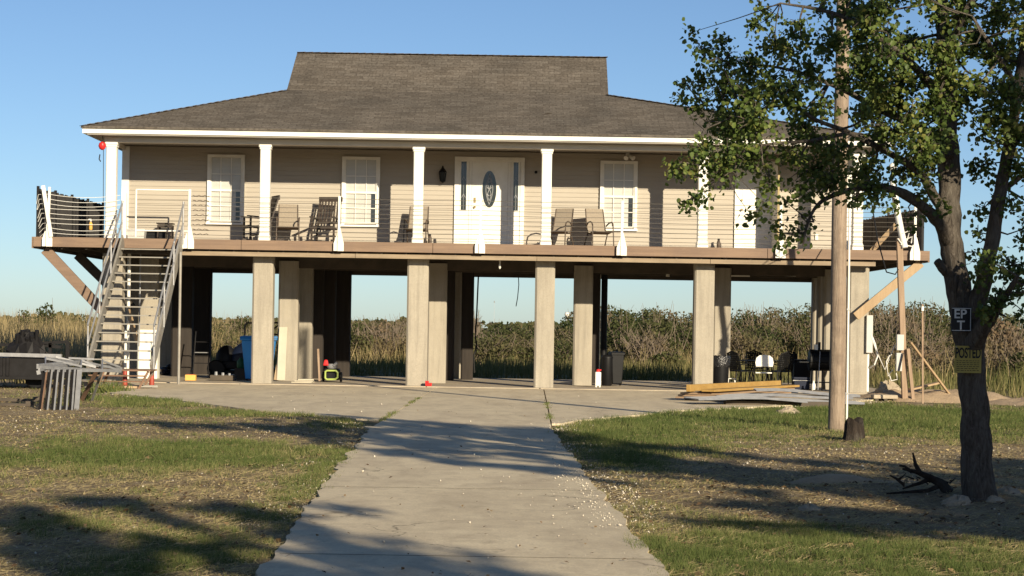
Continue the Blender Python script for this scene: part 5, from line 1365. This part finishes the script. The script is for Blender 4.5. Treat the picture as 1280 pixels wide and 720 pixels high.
cl_px = [ # px, py, radius px, depth offset, density
 (878,62,20,-.3,.8),(898,50,20,.2,.8),(866,40,9,0,.7),(905,75,24,-.5,.9),(872,100,24,.2,.8),(905,112,34,-.4,1),(940,80,32,.3,1),(934,125,38,-.7,1.1),(968,60,30,-.2,.9),(962,105,36,.5,1),(990,112,34,-.8,1),
 (905,150,36,.1,1),(945,155,38,-.9,1.1),(880,130,20,-.2,.8),(858,105,10,0,.7),(850,118,9,0,.6),(880,185,28,-.6,1),(910,192,28,-.9,1),(868,205,18,-.8,.9),(900,215,20,-.8,.9),(940,195,30,-.4,1),
 (948,30,18,0,.8),(950,8,10,.1,.8),(965,15,10,.2,.7),(985,60,20,.6,.8),(1000,35,26,-.6,.9),(1012,85,30,.4,.9),(1038,52,32,-.8,1),(1060,15,30,.2,1),(1030,8,18,-.3,.8),
 (1000,150,34,.3,.9),(1032,130,30,-.3,.8),(1048,185,34,-.9,1),(985,190,30,.4,.9),(962,222,20,-.8,.9),(1012,212,32,-.6,1),(1042,226,30,-.9,1.1),(1074,212,32,-.2,1),(1000,238,20,-.9,.9),(982,252,12,-.9,.8),
 (1002,272,14,-.85,.8),(1000,292,12,-.85,.8),(938,268,12,-.85,.8),(955,255,9,-.85,.7),(972,280,10,-.85,.7),(978,298,7,-.85,.7),(868,248,9,-.8,.7),(880,240,7,-.8,.7),(856,255,5,-.8,.7),(840,207,6,-.8,.8),(850,205,5,-.8,.8),
 (1088,20,34,-.7,1),(1112,55,34,.3,1),(1088,85,32,-.5,.95),(1128,100,34,.1,.95),(1082,145,30,.4,.9),(1118,165,34,-.6,1),(1145,60,22,-.5,.9),(1160,135,32,-.4,1),(1100,120,26,.2,1),(1060,95,26,.1,1),(1020,175,26,-.2,1),(1180,60,22,-.6,1),(1222,105,22,-.5,1),(1175,170,22,-.5,1),(925,165,24,-.3,1),(1072,60,24,.5,1),(1152,188,32,-.7,1),(1092,232,28,-.8,1),(1128,212,26,-.1,.9),(1152,235,16,-.5,.8),(1118,250,14,-.7,.9),(1070,248,16,-.9,.8),
 (1186,95,32,-.5,1),(1200,22,32,-.2,1),(1170,20,16,.2,.8),(1215,55,26,.4,.9),(1190,140,28,.5,1),(1242,62,26,-.4,.9),(1255,18,30,.1,1),(1262,118,34,-.6,1.1),(1236,138,24,.1,.9),(1275,70,28,.3,1),(1280,165,28,-.3,1.1),(1252,165,22,-.6,1),(1292,110,36,.2,1),
 (1275,215,18,.1,.9),(1262,250,20,-.3,.9),(1228,262,16,.2,.8),(1222,290,14,-.1,.8),(1215,315,12,0,.7),(1236,325,22,-.5,1),(1265,330,26,-.2,1),(1225,345,14,-.3,.9),(1250,372,24,-.5,1.1),(1232,388,16,-.4,1),(1283,285,22,0,.9),(1282,355,22,-.3,1),(1278,388,12,-.5,.9),(1245,230,12,.1,.7),
 (1210,118,20,.5,.9),(1165,215,10,-.5,.7),(1140,270,10,-.5,.6),(1175,255,8,-.3,.5),
 # beyond the frame
 (1320,60,44,0,1),(1340,140,46,-.3,1),(1360,90,44,.4,1),(1330,210,40,.2,1),(1310,270,34,-.2,1),(1370,190,40,.3,1),(1320,340,30,-.3,1),(1300,5,40,.2,1),
 (990,-30,34,0,.9),(1060,-35,40,.3,1),(1120,-30,40,-.4,1),(1180,-40,44,.2,1),(1240,-35,42,-.3,1),(1300,-40,40,0,1),(1150,-80,36,0,1),(1210,-95,36,.2,1),(1270,-85,34,-.1,1)]
q = random.Random(99)
for gx_ in range(1080, 1300, 30):            # the dense right half
    for gy_ in range(-10, 215, 30):
        if 1085 < gx_ < 1130 and gy_ > 150: continue
        px, py = gx_+q.uniform(-12,12), gy_+q.uniform(-12,12)
        if any(abs(px-a) < c and abs(py-b) < d for a, b, c, d in ((1143,28,12,18),(1200,75,9,14),(1205,205,16,60),(1100,80,8,10),(1216,110,6,20),(1090,145,8,12))): continue
        cl_px.append((px, py, q.uniform(18,27), q.uniform(-.9,.9), q.uniform(.7,1)))
clumps = []
for px, py, rp, dy, dn in cl_px:
    p = P(px, py, TY+dy); clumps.append((p.x, p.y, p.z, rp*K*.96, dn*.9))
b0 = P(1225,632,TY)
make_tree('broadleaf_tree', (b0.x, TY, 0), 'large leafy broadleaf tree with grey bark forking above two nailed signs at the right', limbs, clumps, 21, per=760, size=(.014,.029))
# root flare
# ---- trees out of the frame to the right and behind, the ones whose shade lies over the yard
SX_, SY_ = -math.tan(AZ)/math.tan(EL)*math.cos(AZ), math.cos(AZ)/math.tan(EL)     # shadow offset on the ground per metre of height
def caster(X, Y, h, R, z=0.0, dn=1.0): return (X-SX_*(h-z), Y-SY_*(h-z), h, R, dn)
rr = random.Random(77)
def shade_tree(x, y, H, targets, label, seed):
    cl = []; limbs = [[(x,y,-.1,.30),(x,y,.4,.22),(x+.1,y,H*.35,.18),(x,y+.1,H*.65,.12),(x,y,H*.95,.04)]]
    for (X, Y, h, R, z, dn) in targets:
        c = caster(X, Y, h, R, z, dn); cl.append(c)
    # limbs reach from the trunk to groups of clumps
    for c in cl[::2]:
        zb = min(c[2]*.75, H*.7); m = ((x+c[0])/2, (y+c[1])/2, zb+(c[2]-zb)*.6)
        limbs.append([(x,y,zb,.10),(m[0],m[1],m[2],.06),(c[0],c[1],c[2],.02)])
    return make_tree('broadleaf_tree', (x,y,0), label, limbs, cl, seed, per=130, size=(.055,.09), tw=False)
tA = [(-2.9,13.0,6.1,.5,0,1),(-3.4,14.4,6.1,.4,0,1),(-2.5,15.2,6.4,.22,0,1),(-1.5,16.6,6.0,.22,0,1),(-3.6,16.8,6.6,.3,0,1),(-3.1,16.4,6.0,.42,0,1),(-2.3,16.3,6.2,.40,0,1),(-1.75,15.6,5.8,.30,0,1),(-3.8,15.6,6.5,.5,0,1),(-3.0,13.4,6.4,.55,0,1.1),(-2.2,13.5,6.6,.42,0,1),(-1.6,14.6,5.6,.32,0,1),(-1.1,13.2,6.0,.40,0,1),
      (-.6,12.7,6.4,.36,0,1),(-.1,12.35,6.2,.25,0,.9),(-1.4,12.2,5.8,.45,0,1.1),(-2.4,12.0,6.0,.5,0,1.1),(.2,11.6,6.3,.4,0,1),(-.6,11.4,6.3,.5,0,1),(1.8,11.0,6.8,.5,0,1),(-3.4,11.6,6.6,.5,0,1),(1.0,10.6,7.0,.6,0,1),
      (-1.4,10.2,7.2,.7,0,1),(0.3,9.4,7.2,.8,0,1),(2.4,9.0,6.2,.7,0,1),(-.9,13.9,6.8,.16,0,.8),(-.3,13.2,6.9,.14,0,.8)]
shade_tree(8.2, -6.8, 8.2, tA, 'leafy tree behind the camera whose shade falls over the near end of the driveway', 31)
tB = [(3.2,21.2,6.0,.5,0,1),(4.6,21.6,6.2,.55,0,1),(5.9,21.4,6.4,.6,0,1),(2.7,19.7,5.6,.4,0,1),(3.7,18.3,5.8,.55,0,1.1),(4.9,18.4,6.2,.6,0,1.1),(5.6,19.9,6.2,.5,0,1),(3.0,16.9,5.9,.4,0,1),(4.2,16.6,6.3,.55,0,1),(5.2,16.2,6.5,.5,0,1),
      (3.9,15.2,6.6,.35,0,.9),(2.2,20.9,5.5,.3,0,.9),(1.3,21.8,5.7,.32,0,.9),(6.4,23.8,7.0,.7,0,1),(4.2,23.6,6.6,.35,0,.9),
      (4.2,17.75,6.8,.45,.7,1.1),(4.25,17.75,7.2,.40,1.9,1.1),(4.4,17.75,7.8,.45,2.7,1),(4.1,17.7,8.0,.40,3.4,1.1),(4.15,17.7,8.6,.38,4.2,1.1),(4.1,17.7,7.4,.35,1.2,1.1),(5.2,17.6,8.4,.6,3.6,1.1),(5.0,17.6,9.0,.5,4.5,1.1),(5.8,17.6,9.2,.6,4.0,1.1),(4.5,17.6,8.6,.35,4.0,1),(5.4,17.6,8.0,.5,2.7,1)]
q = random.Random(61)
for Yt in (15.6,16.3,17.6,18.5,19.1,20.4,21.1,21.9,22.7,23.6):
    for k in range(5):
        Xt = 1.15*Yt/10.5+q.uniform(-.2,.2)+k*(.27*Yt-1.15*Yt/10.5)/4.0*1.1
        if q.random() < .78: tB.append((Xt, Yt+q.uniform(-.25,.25), q.uniform(5.6,7.4), q.uniform(.28,.46), 0, 1))
shade_tree(12.2, 1.2, 9.4, tB, 'tall leafy tree right of the camera whose shade falls over the signed tree trunk', 37)
tC = [(1.6,21.9,6.1,.34,0,1),(2.2,21.7,6.5,.36,0,1),(1.4,23.9,6.6,.4,0,1),(2.4,25.2,6.6,.4,0,1),(-3.9,29.9,7.0,.4,0,1),(-5.0,29.2,7.2,.35,0,1),(-3.0,30.3,7.2,.35,0,1),(-6.2,30.6,7.6,.4,0,1),(.3,21.3,6.0,.36,0,1),(-.6,22.4,6.2,.40,0,1),(-1.4,23.8,6.4,.40,0,1),(.9,20.3,5.8,.22,0,.9),(-.2,21.9,6.6,.25,0,.9),(-1.4,25.7,6.4,.42,0,1),(-.7,24.3,6.2,.42,0,1),(.1,23.6,6.5,.42,0,1),(.6,22.4,6.3,.34,0,1),(-1.7,26.6,6.8,.35,0,1),(-.9,25.6,6.9,.35,0,1),(.0,25.2,6.8,.32,0,.9),(1.2,22.9,6.7,.40,0,1),(2.0,23.2,6.4,.40,0,1),(2.8,24.4,6.8,.35,0,.9),(1.3,24.6,7.0,.30,0,.9),
      (-3.4,29.2,7.2,.45,0,1),(-4.5,29.5,7.4,.45,0,1),(-5.4,30.2,7.6,.42,0,1),(-2.7,28.4,7.0,.35,0,1),(-2.2,27.4,7.2,.3,0,1)]
shade_tree(9.6, 5.6, 8.4, tC, 'leafy tree beyond the right edge whose shade crosses the middle of the driveway', 41)
# unseen tree belt added behind the camera to cut the ambient sky light
def woods(name, rows, label, seed, mat, leaf=(.35,.6), per=9.0):
    r = np.random.default_rng(seed); C = []; T = []
    for (x, y, h, w) in rows:
        n = int(per*h*w); a = r.normal(0, 1, (n,3)); a /= np.linalg.norm(a, axis=1)[:,None]; a *= r.uniform(.3, 1, n)[:,None]**.5
        C.append(np.stack([x+a[:,0]*w, y+a[:,1]*w, h*.52+a[:,2]*h*.5], 1)); T.append(np.full(n, r.uniform(.2,.7)))
    C = np.concatenate(C); T = np.concatenate(T)
    V, Fc = leaf_cloud(C, r.uniform(leaf[0], leaf[1], len(C)), r)
    return tag(np_mesh(name, V, Fc, MT[mat], tint=np.repeat(np.clip(T+r.normal(0,.12,len(C)),0,1), 2)), label, 'woods', kind='stuff')
r = random.Random(5)
rows = []
for k in range(46):
    a = -1.25+2.5*k/45
    rows.append((70*math.sin(a)+r.uniform(-3,3), 6-58*math.cos(a)+r.uniform(-4,4), r.uniform(8.5,12.0), r.uniform(3.5,5)))
woods('woods', rows, 'unseen belt of trees added behind the camera to dim the low sky', 8, 'leaf', per=7)
# ---- far tree line
rows = []
x = -1100
while x < 1100:
    Y = 1700+r.uniform(-150,350); rows.append((x*Y/1700, Y, r.uniform(4.2,8.0)*Y/1700, r.uniform(10,20))); x += r.uniform(9,20)
woods('far_tree_line', rows, 'thin dark tree line along the far horizon', 9, 'brush', (2.0,3.6), .35)
# ---- marsh grass and reeds
def reeds(name, zones, label, seed, mat='reed', kind='stuff', cat='reeds'):
    r = np.random.default_rng(seed); Vs = []; Fs = []; Ts = []; o = 0
    for (n, x0, x1, y0, y1, h0, h1, wd, t0, t1, cl) in zones:
        Y = r.uniform(y0, y1, n); X = r.uniform(x0, x1, n)
        den = fbm(X*cl, Y*cl*.6, seed, 3); k = r.uniform(0, 1, n) < np.clip((den-.3)*3, .12, 1); X, Y, den = X[k], Y[k], den[k]
        k = ~((Y < 59.3) & (X > -11.4) & (X < 10.1)); X, Y, den = X[k], Y[k], den[k]
        h = (h0+(h1-h0)*r.uniform(0, 1, len(X)))*(.55+.9*den)
        V, Fc = blades(X, Y, np.zeros(len(X))-.02, h, wd*r.uniform(.6, 1.5, len(X)), r.uniform(.05, .5, len(X)), r)
        Vs.append(V); Fs.append(Fc+o); o += len(V)
        Ts.append(np.clip(t0+(t1-t0)*fbm(X*.22, Y*.12, seed+3, 3)+r.normal(0, .10, len(X)), 0, 1))
    return tag(np_mesh(name, np.concatenate(Vs), np.concatenate(Fs), MT[mat], tint=np.concatenate(Ts)), label, cat, kind=kind)
reeds('marsh_grass', [(60000,-34,34,59.3,80,.22,.55,.03,.0,.55,.8),(12000,-30,-11.5,47,60,.25,.7,.03,.1,.7,.8),(9000,10.3,26,47.5,60,.25,.75,.028,.0,.6,.8)], 'low rank marsh grass growing behind the stilt house', 14)
reeds('reeds', [(26000,-36,-7,79,94,.9,1.6,.03,.5,1.0,.35),(20000,-9,36,79,90,.45,1.1,.03,.25,.9,.5),(14000,-36,-12,62,82,.8,1.5,.035,.5,1.0,.4),(9000,11,34,56,80,.6,1.3,.032,.25,.85,.4),(16000,-45,-12,94,120,1.2,1.9,.045,.4,.95,.25)], 'tan dry reeds and brush filling the marsh behind the house', 15)
# ---- brush: the thicket as one mass
def brush_mass(name, items, label, seed, kind='stuff', parent=None, mat='brush'):
    r = np.random.default_rng(seed); Cs = []; Ts = []; mb = MB(); q = random.Random(seed)
    for (x, y, w, h, n, t0, twn) in items:
        a = r.normal(0, 1, (n,3)); a /= np.linalg.norm(a, axis=1)[:,None]; a *= (r.uniform(.12, 1, n)**.45)[:,None]
        X = x+a[:,0]*w; Y = y+a[:,1]*w*.8; Z = h*.5+a[:,2]*h*.5
        k = fbm(X*1.3+Z*.7, Y*1.3+Z*1.1, seed, 3) > .40
        X, Y, Z = X[k], Y[k], Z[k]
        cl = fbm(X*.8, Z*.8, seed+5, 3)
        Cs.append(np.stack([X, Y, Z], 1)); Ts.append(np.clip(t0+.8*(cl-.5)+r.normal(0,.05,len(X)), 0, 1))
        for k in range(twn):
            b = (x+q.uniform(-.45,.45)*w, y+q.uniform(-.4,.2)*w, 0); e = (x+q.uniform(-1.0,1.0)*w, y+q.uniform(-.7,.7)*w, h*q.uniform(.6,1.10))
            m = tuple((b[i]+e[i])/2+q.uniform(-.15,.15) for i in range(3)); mb.tube([b, m, e], [.025,.017,.006], 3, False)
            for j in range(2):
                f = q.uniform(.35,.8); s = tuple(b[i]+(e[i]-b[i])*f for i in range(3)); mb.tube([s, (s[0]+q.uniform(-.5,.5), s[1]+q.uniform(-.4,.4), s[2]+q.uniform(.15,.6))], [.012,.004], 3, False)
    C = np.concatenate(Cs); T = np.concatenate(Ts)
    V, Fc = leaf_cloud(C, r.uniform(.03, .07, len(C)), r)
    return C, np.repeat(T, 2), V, Fc, mb
def top_at(px):      # height of the thicket against the sky, as seen over the marsh
    return float(np.interp(px, [-40,60,130,270,400,470,560,640,700,760,830,870,940,1010,1090,1140,1200,1300], [1.75,1.9,1.8,1.9,1.95,2.0,1.8,1.85,2.1,2.7,2.9,2.6,2.65,2.9,3.2,3.2,2.9,2.6]))
items = []; q = random.Random(3)
for k in range(300):
    px = q.uniform(-80, 1360); Y = q.uniform(80, 104); x = (px-640)*Y/F
    h = top_at(px)*(q.uniform(.66, 1.04) if Y > 88 else q.uniform(.4, .75)); w = q.uniform(.8, 1.7)
    green = q.random() < (.25 if px < 560 else .5)
    if px < 260 and q.random() < .75: continue
    items.append((x, Y, w, h, int(620*w*h), (.30 if green else .60)+q.uniform(-.12,.12), 9))
for k in range(46):
    px = q.uniform(1085, 1420); Y = q.uniform(60, 82); x = (px-640)*Y/F
    items.append((x, Y, q.uniform(.6,1.1), q.uniform(1.0,1.75), 420, q.uniform(.3,.85), 10))
C, T, V, Fc, mb = brush_mass('thicket', items, '', 23)
tag(np_mesh('thicket', V, Fc, MT['brush'], tint=T), 'mixed green and brown thicket across the marsh behind the house', 'thicket', kind='stuff')
o = mb.build('dead_stems', MT['twig'], None, fix=False); tag(o, 'bare grey stems standing through the thicket behind the house', 'stems', kind='stuff')
def shrub(px, py, Y, wpx, label, t0, leaves, tw, name='shrub', base=None):
    p = P(px, py, Y); w = wpx*Y/F
    t = thing(name, (p.x, Y, 0), label, 'shrub' if name == 'shrub' else 'tree')
    C, T, V, Fc, mb = brush_mass('x', [(p.x, Y, w, max(.5, p.z), leaves, t0, tw)], '', int(px)+7)
    np_mesh('crown', V, Fc, MT['brush'], t, tint=T)
    mb.tube([(p.x,Y,-.05),(p.x+.05,Y,p.z*.5),(p.x,Y,p.z*.9)], [.06,.04,.015], 5)
    mb.build('stems', MT['twig'], t, fix=False); return t
shrub(58,378,88,16,'dark round green tree topping the brush on the left horizon', .12, 900, 6, 'small_tree')
shrub(30,384,88,12,'small grey green bush left of the round tree on the left horizon', .4, 420, 10)
shrub(447,404,82,22,'bright green willowy shrub just right of the dark inner pillars', .30, 900, 8)
shrub(483,399,83,30,'grey brown twiggy shrub beside the central left pillar', .85, 500, 46)
shrub(597,391,92,9,'pale bare little tree against the sky in the middle opening', .9, 60, 26, 'small_tree')
shrub(775,386,82,22,'olive green tree left in the opening between the middle and right pillars', .25, 1200, 10, 'small_tree')
shrub(812,384,86,26,'bushy green tree in the centre of the opening right of the middle pillar', .22, 1500, 10, 'small_tree')
shrub(851,392,84,18,'round dark green bush touching the left edge of the fourth front pillar', .15, 900, 6)
shrub(808,412,80,34,'brown twiggy bush in the opening to the right of the wheeled bin', .85, 500, 60)
shrub(834,440,76,24,'low bright green bush at the slab edge left of the fourth front pillar', .33, 1000, 4)
shrub(950,384,88,26,'sparse grey tree with bare top behind the patio chairs', .6, 420, 44, 'small_tree')
shrub(1006,392,84,20,'dense green bush beside the right inner pillars', .22, 1000, 8)
shrub(1120,384,80,34,'tall thin grey brown bush behind the power post', .75, 620, 56)
shrub(1162,390,78,26,'olive bush between the power post brace and the big tree', .45, 1000, 20)
shrub(1248,398,66,36,'reddish brown bush right of the posted sign', .93, 1600, 46)
shrub(1276,440,60,24,'low olive bush at the right edge behind the sand', .4, 900, 14)
shrub(130,420,76,20,'tan leafy bush beside the stair rail on the left', .8, 500, 20)
shrub(70,448,52,14,'low green weed clump behind the trusses on the left', .3, 240, 3)
# weeds by the landing
for px, Y, h, lab in ((146,43.5,.28,'green weed clump at the foot of the stair landing'),(128,42.6,.35,'taller green weed clump between the truss plates and the stairs'),(103,38.5,.22,'small weed tuft beside the truss plates')):
    t = thing('weed', (GX(px,Y,488), Y, 0), lab, 'weed'); n = 160
    X = GX(px,Y,488)+rng.normal(0,.16,n); YY_ = Y+rng.normal(0,.12,n)
    V, Fc = blades(X, YY_, np.zeros(n), rng.uniform(.3,1,n)*h, .03, rng.uniform(.2,.9,n), rng)
    np_mesh('leaves', V, Fc, MT['grass'], t, tint=rng.uniform(.1,.5,n))
    MB().tube([(GX(px,Y,488),Y,0),(GX(px,Y,488)+.03,Y,h*.8)], .008, 4).build('stem', MT['darkbark'], t)
# ---- dead branch by the tree
t = thing('dead_branch', (GX(1165,18.2,610), 18.2, .1), 'dark dead branch with upturned stubs lying left of the tree base', 'branch')
def D(px, py, Y=18.1): return tuple(P(px, py, Y))
mb = MB()
mb.tube([D(1186,616),D(1176,604),D(1160,596),D(1146,590),D(1128,586)], [.055,.042,.03,.02,.01], 8)
mb.tube([D(1150,592),D(1144,580),D(1141,566)], [.026,.018,.008], 7).tube([D(1163,598),D(1152,603),D(1128,611)], [.024,.018,.008], 7)
mb.tube([D(1172,608),D(1160,613),D(1108,617)], [.024,.018,.008], 7).tube([D(1130,606),D(1120,598),D(1112,594)], [.016,.012,.006], 5).tube([D(1140,590),D(1131,583),D(1124,582)], [.018,.012,.008], 5)
mb.build('wood', MT['darkbark'], t, smooth=True, fix=False)
mb = MB()
for k in range(14):
    a = random.uniform(1112,1188); b = random.uniform(598,616); mb.tube([D(a,b),D(a+random.uniform(-12,12),b-random.uniform(2,9))], [.008,.003], 4)
mb.build('twigs', MT['darkbark'], t, fix=False)
for k, (px, py, Y, s, lab) in enumerate(((1196,618,17.5,.10,'dark stone against the left side of the tree base'),(1260,612,18.2,.09,'pale flat stone right of the tree base'),(1242,628,17.6,.07,'small tan stone at the right foot of the tree'),(1012,624,17.2,.08,'flat grey stone on the bare earth left of the dead branch'))):
    x = GX(px, Y, py); rockmesh((x, Y, float(ground_h(np.array([x]), np.array([Y]))[0])), s*1.4, s, s*.9, 40+k, 'stone', lab)

# ================================================================== SIGNS ON THE TREE
def letters(txt, size, mat, parent, loc, bold=.012, sx=1.0, rot=None):
    cu = bpy.data.curves.new('lettering', 'FONT'); cu.body = txt; cu.size = size; cu.align_x = 'CENTER'; cu.align_y = 'CENTER'; cu.extrude = .0015; cu.offset = bold*size
    ob = bpy.data.objects.new('tmp', cu); COL.objects.link(ob)
    dg = bpy.context.evaluated_depsgraph_get(); me = bpy.data.meshes.new_from_object(ob.evaluated_get(dg)); bpy.data.objects.remove(ob)
    me.transform(Matrix.Translation(loc) @ Matrix.Rotation(math.pi/2, 4, 'X') @ Matrix.Diagonal((sx,1,1,1)))
    me.materials.clear(); me.materials.append(mat)
    o = bpy.data.objects.new('lettering', me); COL.objects.link(o); o.parent = parent; return o
def sign(px0, py0, px1, py1, Y, mat, name, label, rz, curve=.0):
    a = P(px0, py0, Y); b = P(px1, py1, Y); c = (a+b)/2; w = b.x-a.x; h = a.z-b.z
    t = thing(name, c, label, 'sign', rz=rz)
    n = 10; mb = MB()
    for j in range(2):
        for i in range(n+1):
            x = -w/2+w*i/n; y = curve*(2*x/w)**2
            mb.v += [(x, y+.004*j, -h/2), (x, y+.004*j, h/2)]
    m = 2*(n+1)
    for i in range(n):
        mb.f += [(2*i,2*i+2,2*i+3,2*i+1),(m+2*i,m+2*i+1,m+2*i+3,m+2*i+2),(2*i,m+2*i,m+2*i+2,2*i+2),(2*i+1,2*i+3,m+2*i+3,m+2*i+1)]
    mb.f += [(0,1,m+1,m),(2*n,m+2*n,m+2*n+1,2*n+1)]
    mb.build('plate', mat, t, local=True)
    return t, w, h
sY = TY-.175
t, w, h = sign(1189.5,384,1214,414.5,sY,MT['signblack'],'small_sign','small black metal sign with white letters nailed at the fork of the tree', -.03)
letters('EP', .112, MT['lettering_white'], t, (-.012,-.0035,.045), .02, 1.0)
letters('T', .112, MT['lettering_white'], t, (-.005,-.0035,-.055), .02, 1.0)
mb = MB()
mb.bx(-w/2+.004,w/2-.004,-.003,-.0005,h/2-.012,h/2-.006).bx(-w/2+.004,w/2-.004,-.003,-.0005,-h/2+.006,-h/2+.012).bx(w/2-.012,w/2-.006,-.0032,-.0006,-h/2+.013,h/2-.013)
mb.build('border', MT['lettering_white'], t, local=True)
for s in (-1, 1): MB().tube([(0,-.006,s*(h/2-.018)),(0,.01,s*(h/2-.018))], .005, 8).build('nail', MT['galv'], t, local=True)
t, w, h = sign(1193,432,1226.5,466.5,sY,MT['signyellow'],'warning_sign','weathered yellow sign reading POSTED in black letters on the tree trunk', .03)
letters('POSTED', .125, MT['lettering_black'], t, (0,-.0035,.052), .022, .50)
mb = MB(); rs = random.Random(3)
for k in range(6):
    z = -.012-.017*k; x = -w/2+.02
    while x < w/2-.03:
        L_ = rs.uniform(.012,.03); mb.bx(x, min(x+L_, w/2-.02), -.002, -.0005, z-.0025, z+.0025); x += L_+.008
mb.build('fine_print', MT['lettering_black'], t, local=True)
for s in (-1, 1): MB().tube([(s*(w/2-.015),-.006,h/2-.012),(s*(w/2-.015),.01,h/2-.012)], .005, 8).build('nail', MT['galv'], t, local=True)
# ================================================================== FAR LANDMARKS
Y = 4500; p = P(709, 393, Y)
t = thing('water_tower', (p.x, Y, 0), 'tiny white water tower on the horizon right of the middle front pillar', 'water tower')
MB().lathe((p.x,Y,0), [(2.2,0),(1.6,4),(1.6,p.z-7),(2.6,p.z-5)], 12).build('shaft', MT['pvc'], t, smooth=True)
MB().lathe((p.x,Y,p.z), [(1,-5.4),(4.6,-4),(6.2,0),(4.6,4),(1,5.2)], 16).build('tank', MT['pvc'], t, smooth=True)
Y = 3000; p = P(618, 377, Y)
t = thing('radio_mast', (p.x, Y, 0), 'hair thin radio mast on the horizon in the middle opening', 'mast')
mb = MB(); z = 0
while z < p.z:
    z1 = min(p.z, z+3)
    for dx in (-.4, .4): mb.bar((p.x+dx,Y,z), (p.x+dx,Y,z1), .14, .14, (0,1,0))
    mb.bar((p.x-.4,Y,z), (p.x+.4,Y,z1), .1, .1, (0,1,0)); z = z1
mb.build('lattice', MT['galv'], t, fix=False)
MB().lathe((p.x,Y,p.z), [(.8,-1.5),(1.0,0),(.3,1.2)], 8).build('beacon', MT['galv'], t)
